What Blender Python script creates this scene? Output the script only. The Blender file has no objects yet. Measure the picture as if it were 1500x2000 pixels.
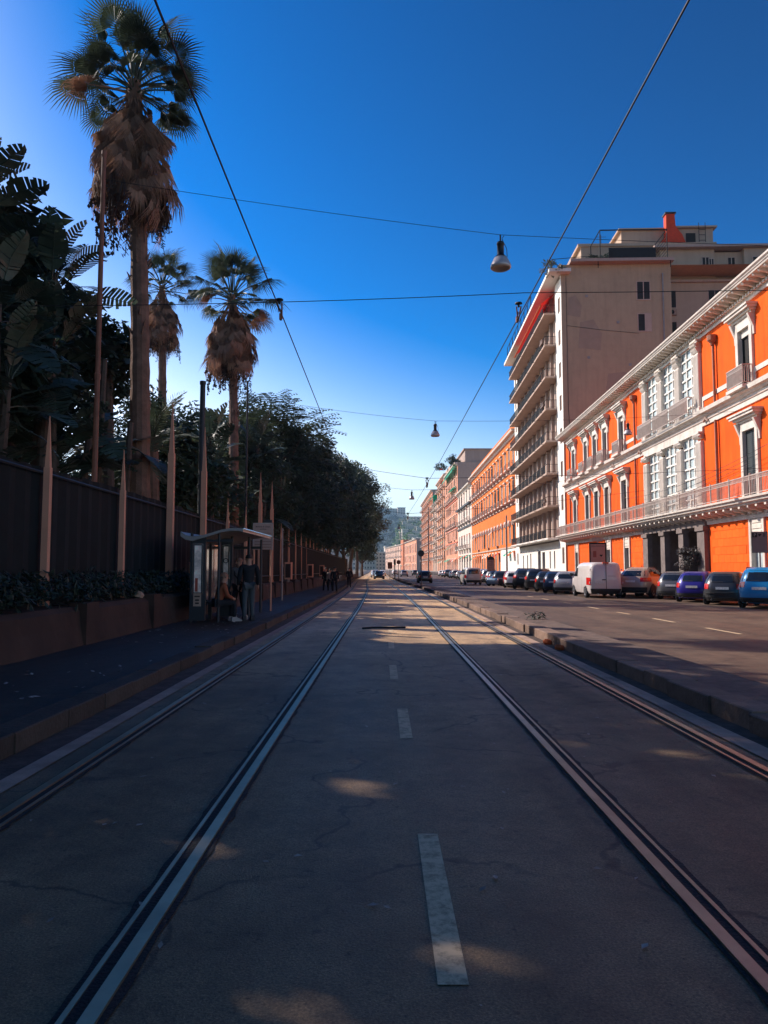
import bpy, math, random
from mathutils import Vector, Matrix, Euler, Quaternion
R = math.radians
rnd = random.Random(7)
SC = bpy.context.scene
COL = SC.collection

# ------------------------------------------------------------------ camera, sky, sun, exposure
cam = bpy.data.objects.new('camera', bpy.data.cameras.new('camera'))
COL.objects.link(cam)
cam.location = (0, 0, 1.5)
cam.rotation_euler = (R(90 + 4.317), 0, 0)
cam.data.sensor_fit = 'VERTICAL'
cam.data.sensor_height = 36.0
cam.data.lens = 36.0 * 1444 / 2000
cam.data.clip_end = 8000
cam.data.clip_start = 0.05
SC.camera = cam

SUN_AZ, SUN_EL = -60.0, 36.0          # azimuth from +Y, negative = towards -X
world = bpy.data.worlds.new('World')
SC.world = world
world.use_nodes = True
wn, wl = world.node_tree.nodes, world.node_tree.links
wn.clear()
wo = wn.new('ShaderNodeOutputWorld')
wb = wn.new('ShaderNodeBackground')
sky = wn.new('ShaderNodeTexSky')
sky.sky_type = 'NISHITA'
sky.sun_disc = False
sky.sun_elevation = R(SUN_EL)
sky.sun_rotation = R(SUN_AZ)
sky.air_density = 1.0
sky.dust_density = 0.5
sky.ozone_density = 3.0
hs = wn.new('ShaderNodeHueSaturation')
hs.inputs['Saturation'].default_value = 1.0
hs.inputs['Value'].default_value = 0.5
gm = wn.new('ShaderNodeGamma')                 # deepens the zenith and whitens the horizon
gm.inputs['Gamma'].default_value = 2.0
h2 = wn.new('ShaderNodeHueSaturation')
bw = wn.new('ShaderNodeRGBToBW')               # bright sky (horizon, round the sun) stays pale, the dark zenith stays deep
mrs = wn.new('ShaderNodeMapRange')
for i_, v_ in enumerate((2.2, 6.2, 1.2, 0.5)): mrs.inputs[i_ + 1].default_value = v_
wl.new(gm.outputs[0], bw.inputs[0])
wl.new(bw.outputs[0], mrs.inputs[0])
wl.new(mrs.outputs[0], h2.inputs['Saturation'])
h2.inputs['Hue'].default_value = 0.493
wl.new(sky.outputs[0], hs.inputs['Color'])
wl.new(hs.outputs[0], gm.inputs['Color'])
wl.new(gm.outputs[0], h2.inputs['Color'])
wl.new(h2.outputs[0], wb.inputs[0])
wb.inputs[1].default_value = 0.094
wl.new(wb.outputs[0], wo.inputs[0])

sd = Vector((math.sin(R(SUN_AZ)) * math.cos(R(SUN_EL)), math.cos(R(SUN_AZ)) * math.cos(R(SUN_EL)), math.sin(R(SUN_EL))))
sl = bpy.data.lights.new('sun', 'SUN')
sl.energy = 5.0
sl.angle = R(0.53)
sl.color = (1.0, 0.88, 0.80)
so = bpy.data.objects.new('sun', sl)
COL.objects.link(so)
so.rotation_euler = sd.to_track_quat('Z', 'Y').to_euler()
so.location = (-60, 50, 60)

SC.view_settings.view_transform = 'Standard'
SC.view_settings.look = 'None'
SC.view_settings.exposure = 0.45
SC.view_settings.gamma = 1.0
SC.view_settings.use_curve_mapping = False
SC.cycles.max_bounces = 6
SC.cycles.transparent_max_bounces = 4

# ------------------------------------------------------------------ helpers
class MB:
    def __init__(self):
        self.v, self.f = [], []
    def box(self, x0, x1, y0, y1, z0, z1):
        b = len(self.v)
        self.v += [(x0,y0,z0),(x1,y0,z0),(x1,y1,z0),(x0,y1,z0),(x0,y0,z1),(x1,y0,z1),(x1,y1,z1),(x0,y1,z1)]
        self.f += [(b,b+3,b+2,b+1),(b+4,b+5,b+6,b+7),(b,b+1,b+5,b+4),(b+1,b+2,b+6,b+5),(b+2,b+3,b+7,b+6),(b+3,b,b+4,b+7)]
        return self
    def poly(self, pts):
        b = len(self.v)
        self.v += [tuple(p) for p in pts]
        self.f.append(tuple(range(b, b + len(pts))))
        return self
    def prism(self, pts, axis, a, c):
        # pts: closed 2-D outline, extruded along axis from a to c
        def mk(p, t):
            if axis == 'x': return (t, p[0], p[1])
            if axis == 'y': return (p[0], t, p[1])
            return (p[0], p[1], t)
        b, n = len(self.v), len(pts)
        self.v += [mk(p, a) for p in pts] + [mk(p, c) for p in pts]
        self.f.append(tuple(b + i for i in range(n))[::-1])
        self.f.append(tuple(b + n + i for i in range(n)))
        for i in range(n):
            j = (i + 1) % n
            self.f.append((b + i, b + j, b + n + j, b + n + i))
        return self
    def tube(self, pts, rs, n=6, cap=True):
        pts = [Vector(p) for p in pts]
        if not isinstance(rs, (list, tuple)): rs = [rs] * len(pts)
        b = len(self.v)
        ref = None
        for i, p in enumerate(pts):
            d = (pts[min(i + 1, len(pts) - 1)] - pts[max(i - 1, 0)])
            d = d.normalized() if d.length > 1e-9 else Vector((0, 0, 1))
            if ref is None:
                ref = Vector((1, 0, 0)) if abs(d.x) < 0.8 else Vector((0, 1, 0))
            s = (ref - d * ref.dot(d)).normalized()
            ref = s
            t = d.cross(s)
            for k in range(n):
                a = 2 * math.pi * k / n
                self.v.append(tuple(p + (s * math.cos(a) + t * math.sin(a)) * rs[i]))
        for i in range(len(pts) - 1):
            for k in range(n):
                a0, a1 = b + i * n + k, b + i * n + (k + 1) % n
                self.f.append((a0, a1, a1 + n, a0 + n))
        if cap:
            self.f.append(tuple(b + k for k in range(n))[::-1])
            e = b + (len(pts) - 1) * n
            self.f.append(tuple(e + k for k in range(n)))
        return self
    def lathe(self, prof, c=(0, 0, 0), n=16):
        b = len(self.v)
        for r, z in prof:
            for k in range(n):
                a = 2 * math.pi * k / n
                self.v.append((c[0] + r * math.cos(a), c[1] + r * math.sin(a), c[2] + z))
        for i in range(len(prof) - 1):
            for k in range(n):
                a0, a1 = b + i * n + k, b + i * n + (k + 1) % n
                self.f.append((a0, a1, a1 + n, a0 + n))
        return self
    def grid(self, rows):
        b, w = len(self.v), len(rows[0])
        for r in rows: self.v += [tuple(p) for p in r]
        for i in range(len(rows) - 1):
            for j in range(w - 1):
                a = b + i * w + j
                self.f.append((a, a + 1, a + 1 + w, a + w))
        return self
    def mesh(self, name, smooth=False):
        m = bpy.data.meshes.new(name)
        m.from_pydata(self.v, [], self.f)
        if smooth:
            m.polygons.foreach_set('use_smooth', [True] * len(m.polygons))
        m.update()
        return m

def link(name, mesh, mat=None, parent=None, loc=(0, 0, 0), rot=(0, 0, 0), scale=None):
    if isinstance(mesh, MB): mesh = mesh.mesh(name)
    o = bpy.data.objects.new(name, mesh)
    COL.objects.link(o)
    if mat is not None and mesh is not None:
        if len(mesh.materials) == 0: mesh.materials.append(mat)
        elif mesh.materials[0] != mat:
            o.material_slots[0].link = 'OBJECT'
            o.material_slots[0].material = mat
    if parent is not None: o.parent = parent
    o.location = loc
    o.rotation_euler = rot
    if scale is not None: o.scale = scale if hasattr(scale, '__len__') else (scale,) * 3
    return o

def tag(o, label=None, cat=None, group=None, kind=None):
    if label: o['label'] = label
    if cat: o['category'] = cat
    if group: o['group'] = group
    if kind: o['kind'] = kind
    return o

def thing(name, label, cat, loc=(0, 0, 0), rz=0.0, group=None):
    o = bpy.data.objects.new(name, None)
    o.empty_display_size = 0.3
    COL.objects.link(o)
    o.location = loc
    o.rotation_euler = (0, 0, rz)
    return tag(o, label, cat, group)

def struct(name, mesh, mat, label=None, parent=None):
    o = link(name, mesh, mat, parent)
    if parent is None:
        o['kind'] = 'structure'
        if label: o['label'] = label
    return o

_cache = {}
def cached(key, fn, smooth=False):
    if key not in _cache:
        m = fn()
        _cache[key] = m.mesh(key, smooth) if isinstance(m, MB) else m
    return _cache[key]

# ------------------------------------------------------------------ materials
def pm(name, col, rough=0.85, metal=0.0, var=0.15, scale=3.0, bump=0.0, bscale=40.0, dirt=0.0, obj_rand=0.0,
       streak=0.0, spec=0.4, coat=0.0, trans=0.0, world_space=False, emit=None):
    m = bpy.data.materials.new(name)
    m.use_nodes = True
    nt = m.node_tree
    n, l = nt.nodes, nt.links
    p = n['Principled BSDF']
    p.inputs['Roughness'].default_value = rough
    p.inputs['Metallic'].default_value = metal
    p.inputs['Specular IOR Level'].default_value = spec
    p.inputs['Coat Weight'].default_value = coat
    if emit:
        p.inputs['Emission Color'].default_value = (*emit[0], 1)
        p.inputs['Emission Strength'].default_value = emit[1]
    tc = n.new('ShaderNodeTexCoord')
    if world_space:
        g = n.new('ShaderNodeNewGeometry'); vec = g.outputs['Position']
    else:
        vec = tc.outputs['Object']
    c = None
    def mul(prev, fac_socket, lo, hi):
        mr = n.new('ShaderNodeMapRange')
        mr.inputs[3].default_value = lo; mr.inputs[4].default_value = hi
        l.new(fac_socket, mr.inputs[0])
        vm = n.new('ShaderNodeVectorMath'); vm.operation = 'SCALE'
        if prev is None: vm.inputs[0].default_value = col[:3]
        else: l.new(prev, vm.inputs[0])
        l.new(mr.outputs[0], vm.inputs['Scale'])
        return vm.outputs[0]
    if var:
        t = n.new('ShaderNodeTexNoise'); t.inputs['Scale'].default_value = scale; t.inputs['Detail'].default_value = 6; t.inputs['Roughness'].default_value = 0.65
        l.new(vec, t.inputs['Vector'])
        mr0 = n.new('ShaderNodeMapRange'); mr0.inputs[1].default_value = 0.3; mr0.inputs[2].default_value = 0.7
        l.new(t.outputs[0], mr0.inputs[0])
        c = mul(c, mr0.outputs[0], 1 - var, 1 + var)
    if streak:
        mp = n.new('ShaderNodeMapping'); mp.inputs['Scale'].default_value = (1.6, 1.6, 0.12)
        l.new(vec, mp.inputs[0])
        t = n.new('ShaderNodeTexNoise'); t.inputs['Scale'].default_value = 1.5; t.inputs['Detail'].default_value = 5
        l.new(mp.outputs[0], t.inputs['Vector'])
        mr0 = n.new('ShaderNodeMapRange'); mr0.inputs[1].default_value = 0.45; mr0.inputs[2].default_value = 0.75
        l.new(t.outputs[0], mr0.inputs[0])
        c = mul(c, mr0.outputs[0], 1.0, 1 - streak)
    if dirt:
        t = n.new('ShaderNodeTexNoise'); t.inputs['Scale'].default_value = 0.9; t.inputs['Detail'].default_value = 8; t.inputs['Roughness'].default_value = 0.7
        l.new(vec, t.inputs['Vector'])
        mr0 = n.new('ShaderNodeMapRange'); mr0.inputs[1].default_value = 0.5; mr0.inputs[2].default_value = 0.72
        l.new(t.outputs[0], mr0.inputs[0])
        c = mul(c, mr0.outputs[0], 1.0, 1 - dirt)
    if obj_rand:
        oi = n.new('ShaderNodeObjectInfo')
        c = mul(c, oi.outputs['Random'], 1 - obj_rand, 1 + obj_rand)
    if c is None: p.inputs['Base Color'].default_value = (*col[:3], 1)
    else: l.new(c, p.inputs['Base Color'])
    if bump:
        t = n.new('ShaderNodeTexNoise'); t.inputs['Scale'].default_value = bscale; t.inputs['Detail'].default_value = 4
        l.new(vec, t.inputs['Vector'])
        b = n.new('ShaderNodeBump'); b.inputs['Strength'].default_value = bump; b.inputs['Distance'].default_value = 0.02
        l.new(t.outputs[0], b.inputs['Height'])
        l.new(b.outputs[0], p.inputs['Normal'])
    if trans:
        out = n['Material Output']
        tr = n.new('ShaderNodeBsdfTranslucent')
        if c is None: tr.inputs[0].default_value = (*col[:3], 1)
        else: l.new(c, tr.inputs[0])
        mx = n.new('ShaderNodeMixShader'); mx.inputs[0].default_value = trans
        l.new(p.outputs[0], mx.inputs[1]); l.new(tr.outputs[0], mx.inputs[2])
        l.new(mx.outputs[0], out.inputs['Surface'])
    return m

def asphalt(name, base, sun_lift=None, patch=0.35):
    m = bpy.data.materials.new(name)
    m.use_nodes = True
    n, l = m.node_tree.nodes, m.node_tree.links
    p = n['Principled BSDF']
    g = n.new('ShaderNodeNewGeometry')
    def noise(scale, det=6, rough=0.6, vec=None, st=None):
        t = n.new('ShaderNodeTexNoise'); t.inputs['Scale'].default_value = scale
        t.inputs['Detail'].default_value = det; t.inputs['Roughness'].default_value = rough
        if st:
            mp = n.new('ShaderNodeMapping'); mp.inputs['Scale'].default_value = st
            l.new(g.outputs['Position'], mp.inputs[0]); l.new(mp.outputs[0], t.inputs['Vector'])
        else: l.new(g.outputs['Position'], t.inputs['Vector'])
        return t.outputs[0]
    def rng(s, a, b, lo, hi):
        r = n.new('ShaderNodeMapRange')
        for i, x in enumerate((a, b, lo, hi)): r.inputs[i + 1].default_value = x
        l.new(s, r.inputs[0]); return r.outputs[0]
    def scl(v, s):
        k = n.new('ShaderNodeVectorMath'); k.operation = 'SCALE'
        if v is None: k.inputs[0].default_value = base
        else: l.new(v, k.inputs[0])
        l.new(s, k.inputs['Scale']); return k.outputs[0]
    c = scl(None, rng(noise(0.35), 0.3, 0.7, 1 - patch, 1 + patch))
    c = scl(c, rng(noise(1.2, 8, 0.7, st=(1, 0.12, 1)), 0.35, 0.7, 0.8, 1.25))
    c = scl(c, rng(noise(90, 3), 0.35, 0.65, 0.6, 1.4))
    c = scl(c, rng(noise(260, 2), 0.62, 0.74, 1.0, 2.6))
    c = scl(c, rng(noise(9, 5, 0.7), 0.60, 0.70, 1.0, 0.45))
    c = scl(c, rng(noise(2.3, 7, 0.72), 0.35, 0.68, 0.72, 1.28))
    c = scl(c, rng(noise(30, 3, 0.6), 0.66, 0.72, 1.0, 0.4))
    vo = n.new('ShaderNodeTexVoronoi'); vo.feature = 'DISTANCE_TO_EDGE'; vo.inputs['Scale'].default_value = 0.42
    mpv = n.new('ShaderNodeVectorMath'); mpv.operation = 'ADD'
    nz = n.new('ShaderNodeTexNoise'); nz.inputs['Scale'].default_value = 1.7; nz.inputs['Detail'].default_value = 6
    l.new(g.outputs['Position'], nz.inputs['Vector'])
    l.new(g.outputs['Position'], mpv.inputs[0]); l.new(nz.outputs['Color'], mpv.inputs[1])
    l.new(mpv.outputs[0], vo.inputs['Vector'])
    ck = n.new('ShaderNodeMath'); ck.operation = 'MAXIMUM'
    l.new(rng(vo.outputs['Distance'], 0.004, 0.012, 0.45, 1.0), ck.inputs[0])
    l.new(rng(noise(0.8, 4), 0.42, 0.56, 1.0, 0.0), ck.inputs[1])
    c = scl(c, ck.outputs[0])
    c = scl(c, rng(noise(0.9, 3, 0.5, st=(1, .3, 1)), 0.60, 0.66, 1.0, 0.72))
    if sun_lift:
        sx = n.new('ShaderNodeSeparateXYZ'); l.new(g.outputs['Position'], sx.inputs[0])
        c = scl(c, rng(sx.outputs['Y'], sun_lift[0], sun_lift[1], 1.0, sun_lift[2]))  # paler with distance, painted in for the sunlit stretch of road
    l.new(c, p.inputs['Base Color'])
    l.new(rng(noise(0.5, st=(1, 0.15, 1)), 0.3, 0.7, 0.5, 0.75), p.inputs['Roughness'])
    p.inputs['Specular IOR Level'].default_value = 0.45
    b = n.new('ShaderNodeBump'); b.inputs['Strength'].default_value = 0.55; b.inputs['Distance'].default_value = 0.012
    l.new(noise(130, 4), b.inputs['Height'])
    b2 = n.new('ShaderNodeBump'); b2.inputs['Strength'].default_value = 0.3; b2.inputs['Distance'].default_value = 0.05
    l.new(noise(3.0, 5), b2.inputs['Height']); l.new(b.outputs[0], b2.inputs['Normal'])
    l.new(b2.outputs[0], p.inputs['Normal'])
    return m

def worn_paint(name, col, under):
    m = pm(name, col, 0.8)
    n, l = m.node_tree.nodes, m.node_tree.links
    p = n['Principled BSDF']
    g = n.new('ShaderNodeNewGeometry')
    t = n.new('ShaderNodeTexNoise'); t.inputs['Scale'].default_value = 14; t.inputs['Detail'].default_value = 8; t.inputs['Roughness'].default_value = 0.75
    l.new(g.outputs['Position'], t.inputs['Vector'])
    r = n.new('ShaderNodeMapRange'); r.inputs[1].default_value = 0.45; r.inputs[2].default_value = 0.72
    l.new(t.outputs[0], r.inputs[0])
    mx = n.new('ShaderNodeMix'); mx.data_type = 'RGBA'
    mx.inputs['A'].default_value = (*col, 1); mx.inputs['B'].default_value = (*under, 1)
    l.new(r.outputs[0], mx.inputs['Factor'])
    l.new(mx.outputs['Result'], p.inputs['Base Color'])
    return m

M = {}
M['road'] = asphalt('asphalt_tram', (0.185, 0.119, 0.060), sun_lift=(9, 19, 2.6))
M['road_right'] = asphalt('asphalt_right', (0.105, 0.066, 0.040), patch=0.25)
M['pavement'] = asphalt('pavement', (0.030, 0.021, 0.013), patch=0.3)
M['tar'] = pm('tar', (0.012, 0.012, 0.013), 0.8, bump=0.6, bscale=60, var=0.4, scale=12)
M['rail'] = pm('rail_steel', (0.37, 0.32, 0.22), 0.38, 0.85, var=0.25, scale=2.5)
M['kerb'] = pm('kerb_stone', (0.17, 0.11, 0.08), 0.85, var=0.3, scale=4, bump=0.5, bscale=25, obj_rand=0.3, dirt=0.4)
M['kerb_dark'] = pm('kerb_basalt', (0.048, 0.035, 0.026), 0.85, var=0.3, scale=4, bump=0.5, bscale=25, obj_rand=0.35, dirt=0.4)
M['concrete'] = pm('concrete', (0.40, 0.265, 0.195), 0.9, var=0.25, scale=3, bump=0.3, bscale=40, dirt=0.5)
M['gutter'] = pm('gutter_dirt', (0.075, 0.05, 0.04), 0.95, var=0.5, scale=5, bump=0.5, bscale=30)
M['island'] = pm('island_paving', (0.13, 0.088, 0.068), 0.9, var=0.4, scale=6, bump=0.6, bscale=25, dirt=0.4)
M['line'] = worn_paint('road_paint', (0.68, 0.50, 0.30), (0.14, 0.09, 0.05))
M['orange'] = pm('orange_plaster', (0.82, 0.105, 0.008), 0.9, var=0.16, scale=0.35, streak=0.30, dirt=0.2, spec=0.15)
M['orange_block'] = pm('orange_stone', (0.82, 0.12, 0.012), 0.9, var=0.12, scale=1.5, obj_rand=0.10, spec=0.15, dirt=0.1)
M['orange2'] = pm('orange_plaster_aged', (0.68, 0.17, 0.035), 0.9, var=0.12, scale=0.4, streak=0.2, dirt=0.15, spec=0.15)
M['white'] = pm('white_stucco', (0.66, 0.59, 0.51), 0.8, var=0.1, scale=1.5, streak=0.22, dirt=0.18, spec=0.2)
M['white2'] = pm('white_plaster', (0.78, 0.72, 0.64), 0.85, var=0.05, scale=1.0, streak=0.06, spec=0.2)
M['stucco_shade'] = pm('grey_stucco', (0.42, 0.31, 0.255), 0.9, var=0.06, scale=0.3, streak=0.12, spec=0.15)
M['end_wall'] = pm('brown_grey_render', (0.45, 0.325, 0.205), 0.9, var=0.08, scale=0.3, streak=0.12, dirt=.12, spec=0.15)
M['render_patch'] = pm('render_patch', (0.36, 0.255, 0.175), 0.9, var=.1, scale=.8)
M['roof_render'] = pm('roof_render', (0.46, 0.33, 0.235), 0.9, var=0.06, scale=0.5, streak=0.1, spec=0.15)
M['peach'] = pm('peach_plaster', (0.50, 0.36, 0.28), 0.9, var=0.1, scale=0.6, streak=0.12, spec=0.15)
M['portal'] = pm('grey_lava_stone', (0.17, 0.135, 0.12), 0.85, var=0.25, scale=2, bump=0.2)
M['trim_pale'] = pm('pale_trim', (0.62, 0.50, 0.42), 0.85, var=.12)
M['dark'] = pm('dark_interior', (0.02, 0.017, 0.015), 0.9, var=0.3)
M['pane'] = pm('window_glass', (0.05, 0.055, 0.06), 0.08, var=0.3, scale=0.8, spec=0.8)
M['pane_pale'] = pm('sky_sheen_glass', (0.44, 0.52, 0.52), 0.12, var=0.35, scale=1.2, spec=0.7)  # pale base colour stands in for sky reflected in the panes
M['shutter'] = pm('shutter_dark', (0.022, 0.032, 0.035), 0.6, var=0.2)
M['shutter_brown'] = pm('shutter_brown', (0.14, 0.085, 0.06), 0.7, var=0.3, obj_rand=0.3)
M['iron'] = pm('dark_iron', (0.02, 0.021, 0.022), 0.8, 0.0, spec=.15)
M['iron_pale'] = pm('pale_iron', (0.42, 0.34, 0.29), 0.6, var=0.2)
M['railpanel'] = pm('railing_panel', (0.012, 0.014, 0.016), 0.85, var=0.2, obj_rand=0.25, spec=.1)
M['awn_red'] = pm('red_canvas', (0.55, 0.02, 0.012), 0.85, var=0.05, trans=0.35)
M['awn_orange'] = pm('orange_canvas', (0.7, 0.17, 0.05), 0.85, var=0.05, trans=0.3)
M['awn_green'] = pm('green_canvas', (0.03, 0.42, 0.28), 0.85, var=0.05, trans=0.3)
M['chimney'] = pm('red_chimney', (0.62, 0.05, 0.012), 0.85)
M['pipe'] = pm('downpipe', (0.30, 0.11, 0.055), 0.6, var=0.2)
M['wire'] = pm('wire', (0.012, 0.013, 0.016), 0.6, var=0)
M['lamp_dark'] = pm('lamp_cast', (0.035, 0.03, 0.03), 0.4, 0.4)
M['lamp_shade'] = pm('lamp_enamel', (0.50, 0.44, 0.42), 0.35, 0.2, var=0.1)
M['post'] = pm('pink_stone_post', (0.60, 0.28, 0.175), 0.8, var=0.12, scale=1.2, streak=0.2)
M['screen'] = pm('dark_screen', (0.006, 0.008, 0.008), 0.95, var=0.35, scale=3, streak=0.3)
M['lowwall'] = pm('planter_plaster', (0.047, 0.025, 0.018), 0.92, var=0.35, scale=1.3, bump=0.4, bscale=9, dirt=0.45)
M['pole_dark'] = pm('pole_dark', (0.03, 0.033, 0.036), 0.55, 0.2)
M['pole_rust'] = pm('pole_rust', (0.22, 0.085, 0.05), 0.7, var=0.25)
M['pole_grey'] = pm('pole_grey', (0.30, 0.27, 0.25), 0.6, 0.3)
M['trunk'] = pm('bark', (0.085, 0.06, 0.045), 0.95, var=0.35, scale=4, bump=0.8, bscale=14)
M['palm_trunk'] = pm('palm_bark', (0.17, 0.095, 0.065), 0.95, var=0.35, scale=3, bump=0.9, bscale=16)
M['frond'] = pm('palm_green', (0.055, 0.075, 0.045), 0.55, var=0.3, scale=1.2, obj_rand=0.35, trans=0.25)
M['frond_dead'] = pm('palm_dead', (0.27, 0.145, 0.09), 0.85, var=0.3, scale=2, obj_rand=0.35, trans=0.2)
M['fruit'] = pm('palm_fruit', (0.05, 0.032, 0.028), 0.8, obj_rand=0.2)
M['banana'] = pm('broad_leaf', (0.045, 0.068, 0.048), 0.45, var=0.3, scale=1.2, obj_rand=0.35, trans=0.2)
M['leaf_a'] = pm('foliage_dark', (0.035, 0.055, 0.034), 0.55, var=0.45, scale=0.45, trans=0.22)
M['leaf_b'] = pm('foliage_mid', (0.055, 0.078, 0.045), 0.55, var=0.45, scale=0.5, trans=0.25)
M['leaf_c'] = pm('foliage_pale', (0.10, 0.11, 0.07), 0.6, var=0.4, scale=0.5, trans=0.25)
M['hedge'] = pm('foliage_hedge', (0.02, 0.032, 0.02), 0.6, var=0.4, scale=1.2, trans=0.15)
M['tyre'] = pm('tyre', (0.015, 0.015, 0.016), 0.85)
M['rim'] = pm('rim', (0.32, 0.32, 0.33), 0.35, 0.8)
M['glass_car'] = pm('car_glass', (0.012, 0.014, 0.016), 0.06, spec=0.8, var=0)
M['taillight'] = pm('taillight', (0.55, 0.015, 0.01), 0.2, coat=0.6, var=0)
M['brake_orange'] = pm('brake_light', (0.75, 0.08, 0.02), 0.25, var=0)
M['plate'] = pm('plate', (0.62, 0.60, 0.57), 0.5, var=0.35, scale=22)
M['trim'] = pm('black_trim', (0.02, 0.02, 0.021), 0.6, var=0.15)
M['chrome'] = pm('chrome', (0.6, 0.6, 0.6), 0.2, 1.0)
def paint(name, col, metal=0.0):
    return pm('paint_' + name, col, 0.32, metal, var=0.05, scale=2, coat=0.5)
PAINT = {
 'van_white': paint('van_white', (0.60, 0.54, 0.50)), 'white': paint('white', (0.72, 0.70, 0.68)),
 'silver': paint('silver', (0.38, 0.37, 0.37), 0.35), 'gold': paint('gold', (0.40, 0.30, 0.235), 0.2),
 'grey': paint('grey', (0.10, 0.10, 0.105), 0.3), 'black': paint('black', (0.012, 0.012, 0.014)),
 'charcoal': paint('charcoal', (0.035, 0.036, 0.04), 0.2), 'blue': paint('blue', (0.015, 0.21, 0.46), 0.15),
 'violet': paint('violet', (0.03, 0.02, 0.22), 0.2), 'paleblue': paint('paleblue', (0.22, 0.32, 0.40), 0.2),
 'red': paint('red', (0.32, 0.03, 0.02)), 'navy': paint('navy', (0.02, 0.035, 0.08), 0.2),
 'cream': paint('cream', (0.50, 0.46, 0.42))}

# ------------------------------------------------------------------ road layout
BEND = [(-40, 0), (30, 0), (45, -.1), (60, -.3), (77, -.75), (100, -1.35), (150, -2.1), (300, -3.0), (700, -9.0), (3000, -60)]
def gz(y):                                                   # the street falls very gently away from the camera
    return -0.0035 * max(-20, min(y, 150))
def bend(y):
    for (a, va), (b, vb) in zip(BEND, BEND[1:]):
        if y <= b:
            return va + (vb - va) * (y - a) / (b - a)
    return BEND[-1][1]
def ysteps(y0, y1):
    out, y = [], y0
    while y < y1:
        out.append(y)
        y += 1.5 if y < 30 else (4 if y < 110 else 25)
    return out + [y1]
def strip(x0, x1, z, y0, y1, jag=0.0, step=None):
    ys = ysteps(y0, y1) if step is None else [y0 + i * step for i in range(int((y1 - y0) / step) + 1)]
    rows = []
    for y in ys:
        b = bend(y)
        j0 = rnd.gauss(0, jag) if jag else 0
        j1 = rnd.gauss(0, jag) if jag else 0
        rows.append([(x0 + b + j0, y, z + gz(y)), (x1 + b + j1, y, z + gz(y))])
    return MB().grid([r[::-1] for r in rows][::-1])

struct('ground', MB().poly([(-1150, -60, -0.75), (1150, -60, -0.75), (1150, 2040, -0.75), (-1150, 2040, -0.75)]),
       pm('ground_earth', (0.10, 0.085, 0.07), 0.95, var=0.3, scale=0.1))
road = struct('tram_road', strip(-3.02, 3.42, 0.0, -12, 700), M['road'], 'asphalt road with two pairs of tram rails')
right_road = struct('right_road', strip(4.45, 17.6, 0.0, -12, 470), M['road_right'], 'wide right-hand carriageway in the sun')
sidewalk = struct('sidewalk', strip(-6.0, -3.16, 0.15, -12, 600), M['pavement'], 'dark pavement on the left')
rws = []
for y in (-12, 30, 60, 86, 126, 200, 280, 350, 435, 480):
    fx = 18.2 + .0325 * y if y < 127 else (21.36 + .011 * y if y < 198 else 23.5 - .006 * (y - 198))
    ex = 17.3 if y < 50 else 16.6
    rws.append([(fx + 1.0, y, 0.12 + gz(y)), (ex, y, 0.12 + gz(y)), (ex - .01, y, -0.05 + gz(y))])
struct('pavement', MB().grid(rws), M['pavement'], 'pavement along the right-hand buildings')

# dirt gutters and concrete strips beside the outer rails
struct('gutter', strip(-3.02, -2.72, 0.005, -8, 120, 0.02), M['gutter'], 'dirty gutter along the left kerb')
struct('concrete_strip', strip(-2.73, -2.57, 0.011, -8, 120, 0.004), M['concrete'], 'pale concrete strip beside the left outer rail')
struct('gutter', strip(3.20, 3.42, 0.005, -8, 120, 0.02), M['gutter'], 'dirty gutter along the island kerb')
struct('concrete_strip', strip(3.02, 3.22, 0.011, -8, 120, 0.004), M['concrete'], 'pale concrete strip beside the right outer rail')

# rails: head, groove, lip, ragged tar margin
def tram_rail(x, side, label):
    t = thing('tram_rail', label, 'rail', (0, 0, 0), group='tram rails set in the road')
    step = 0.13
    ys = []
    y = -6.0
    while y < 420:
        ys.append(y); y += (1.0 if y < 40 else (3 if y < 120 else 20))
    def bar(a, b, z):
        rows = [[(x + a + bend(y), y, z - .02 + gz(y)), (x + a + bend(y), y, z + gz(y)), (x + b + bend(y), y, z + gz(y)), (x + b + bend(y), y, z - .02 + gz(y))][::-1] for y in ys]
        return MB().grid(rows[::-1])
    s = side
    hd = sorted((s * -0.03, s * 0.03)); lp = sorted((s * 0.082, s * 0.104))
    link('rail_head', bar(hd[0], hd[1], 0.020), M['rail'], t)
    link('rail_lip', bar(lp[0], lp[1], 0.014), M['rail'], t)
    rows = []
    yy = -6.0
    while yy < 120:
        b = bend(yy)
        lo, hi = sorted((s * -0.05, s * 0.13))
        rows.append([(x + hi + b + abs(rnd.gauss(0, .010)), yy, 0.008 + gz(yy)), (x + lo + b - abs(rnd.gauss(0, .008)), yy, 0.008 + gz(yy))])
        yy += 0.09 if yy < 20 else 0.6
    link('tar_margin', MB().grid(rows[::-1]), M['tar'], t)
    return t
tram_rail(-2.34, 1, 'outermost tram rail on the left, next to the dark pavement kerb')
tram_rail(-0.98, -1, 'inner tram rail left of the dashed centre line')
tram_rail(1.38, 1, 'inner tram rail right of the dashed centre line')
tram_rail(2.86, -1, 'outermost tram rail on the right, beside the traffic island')

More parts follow.
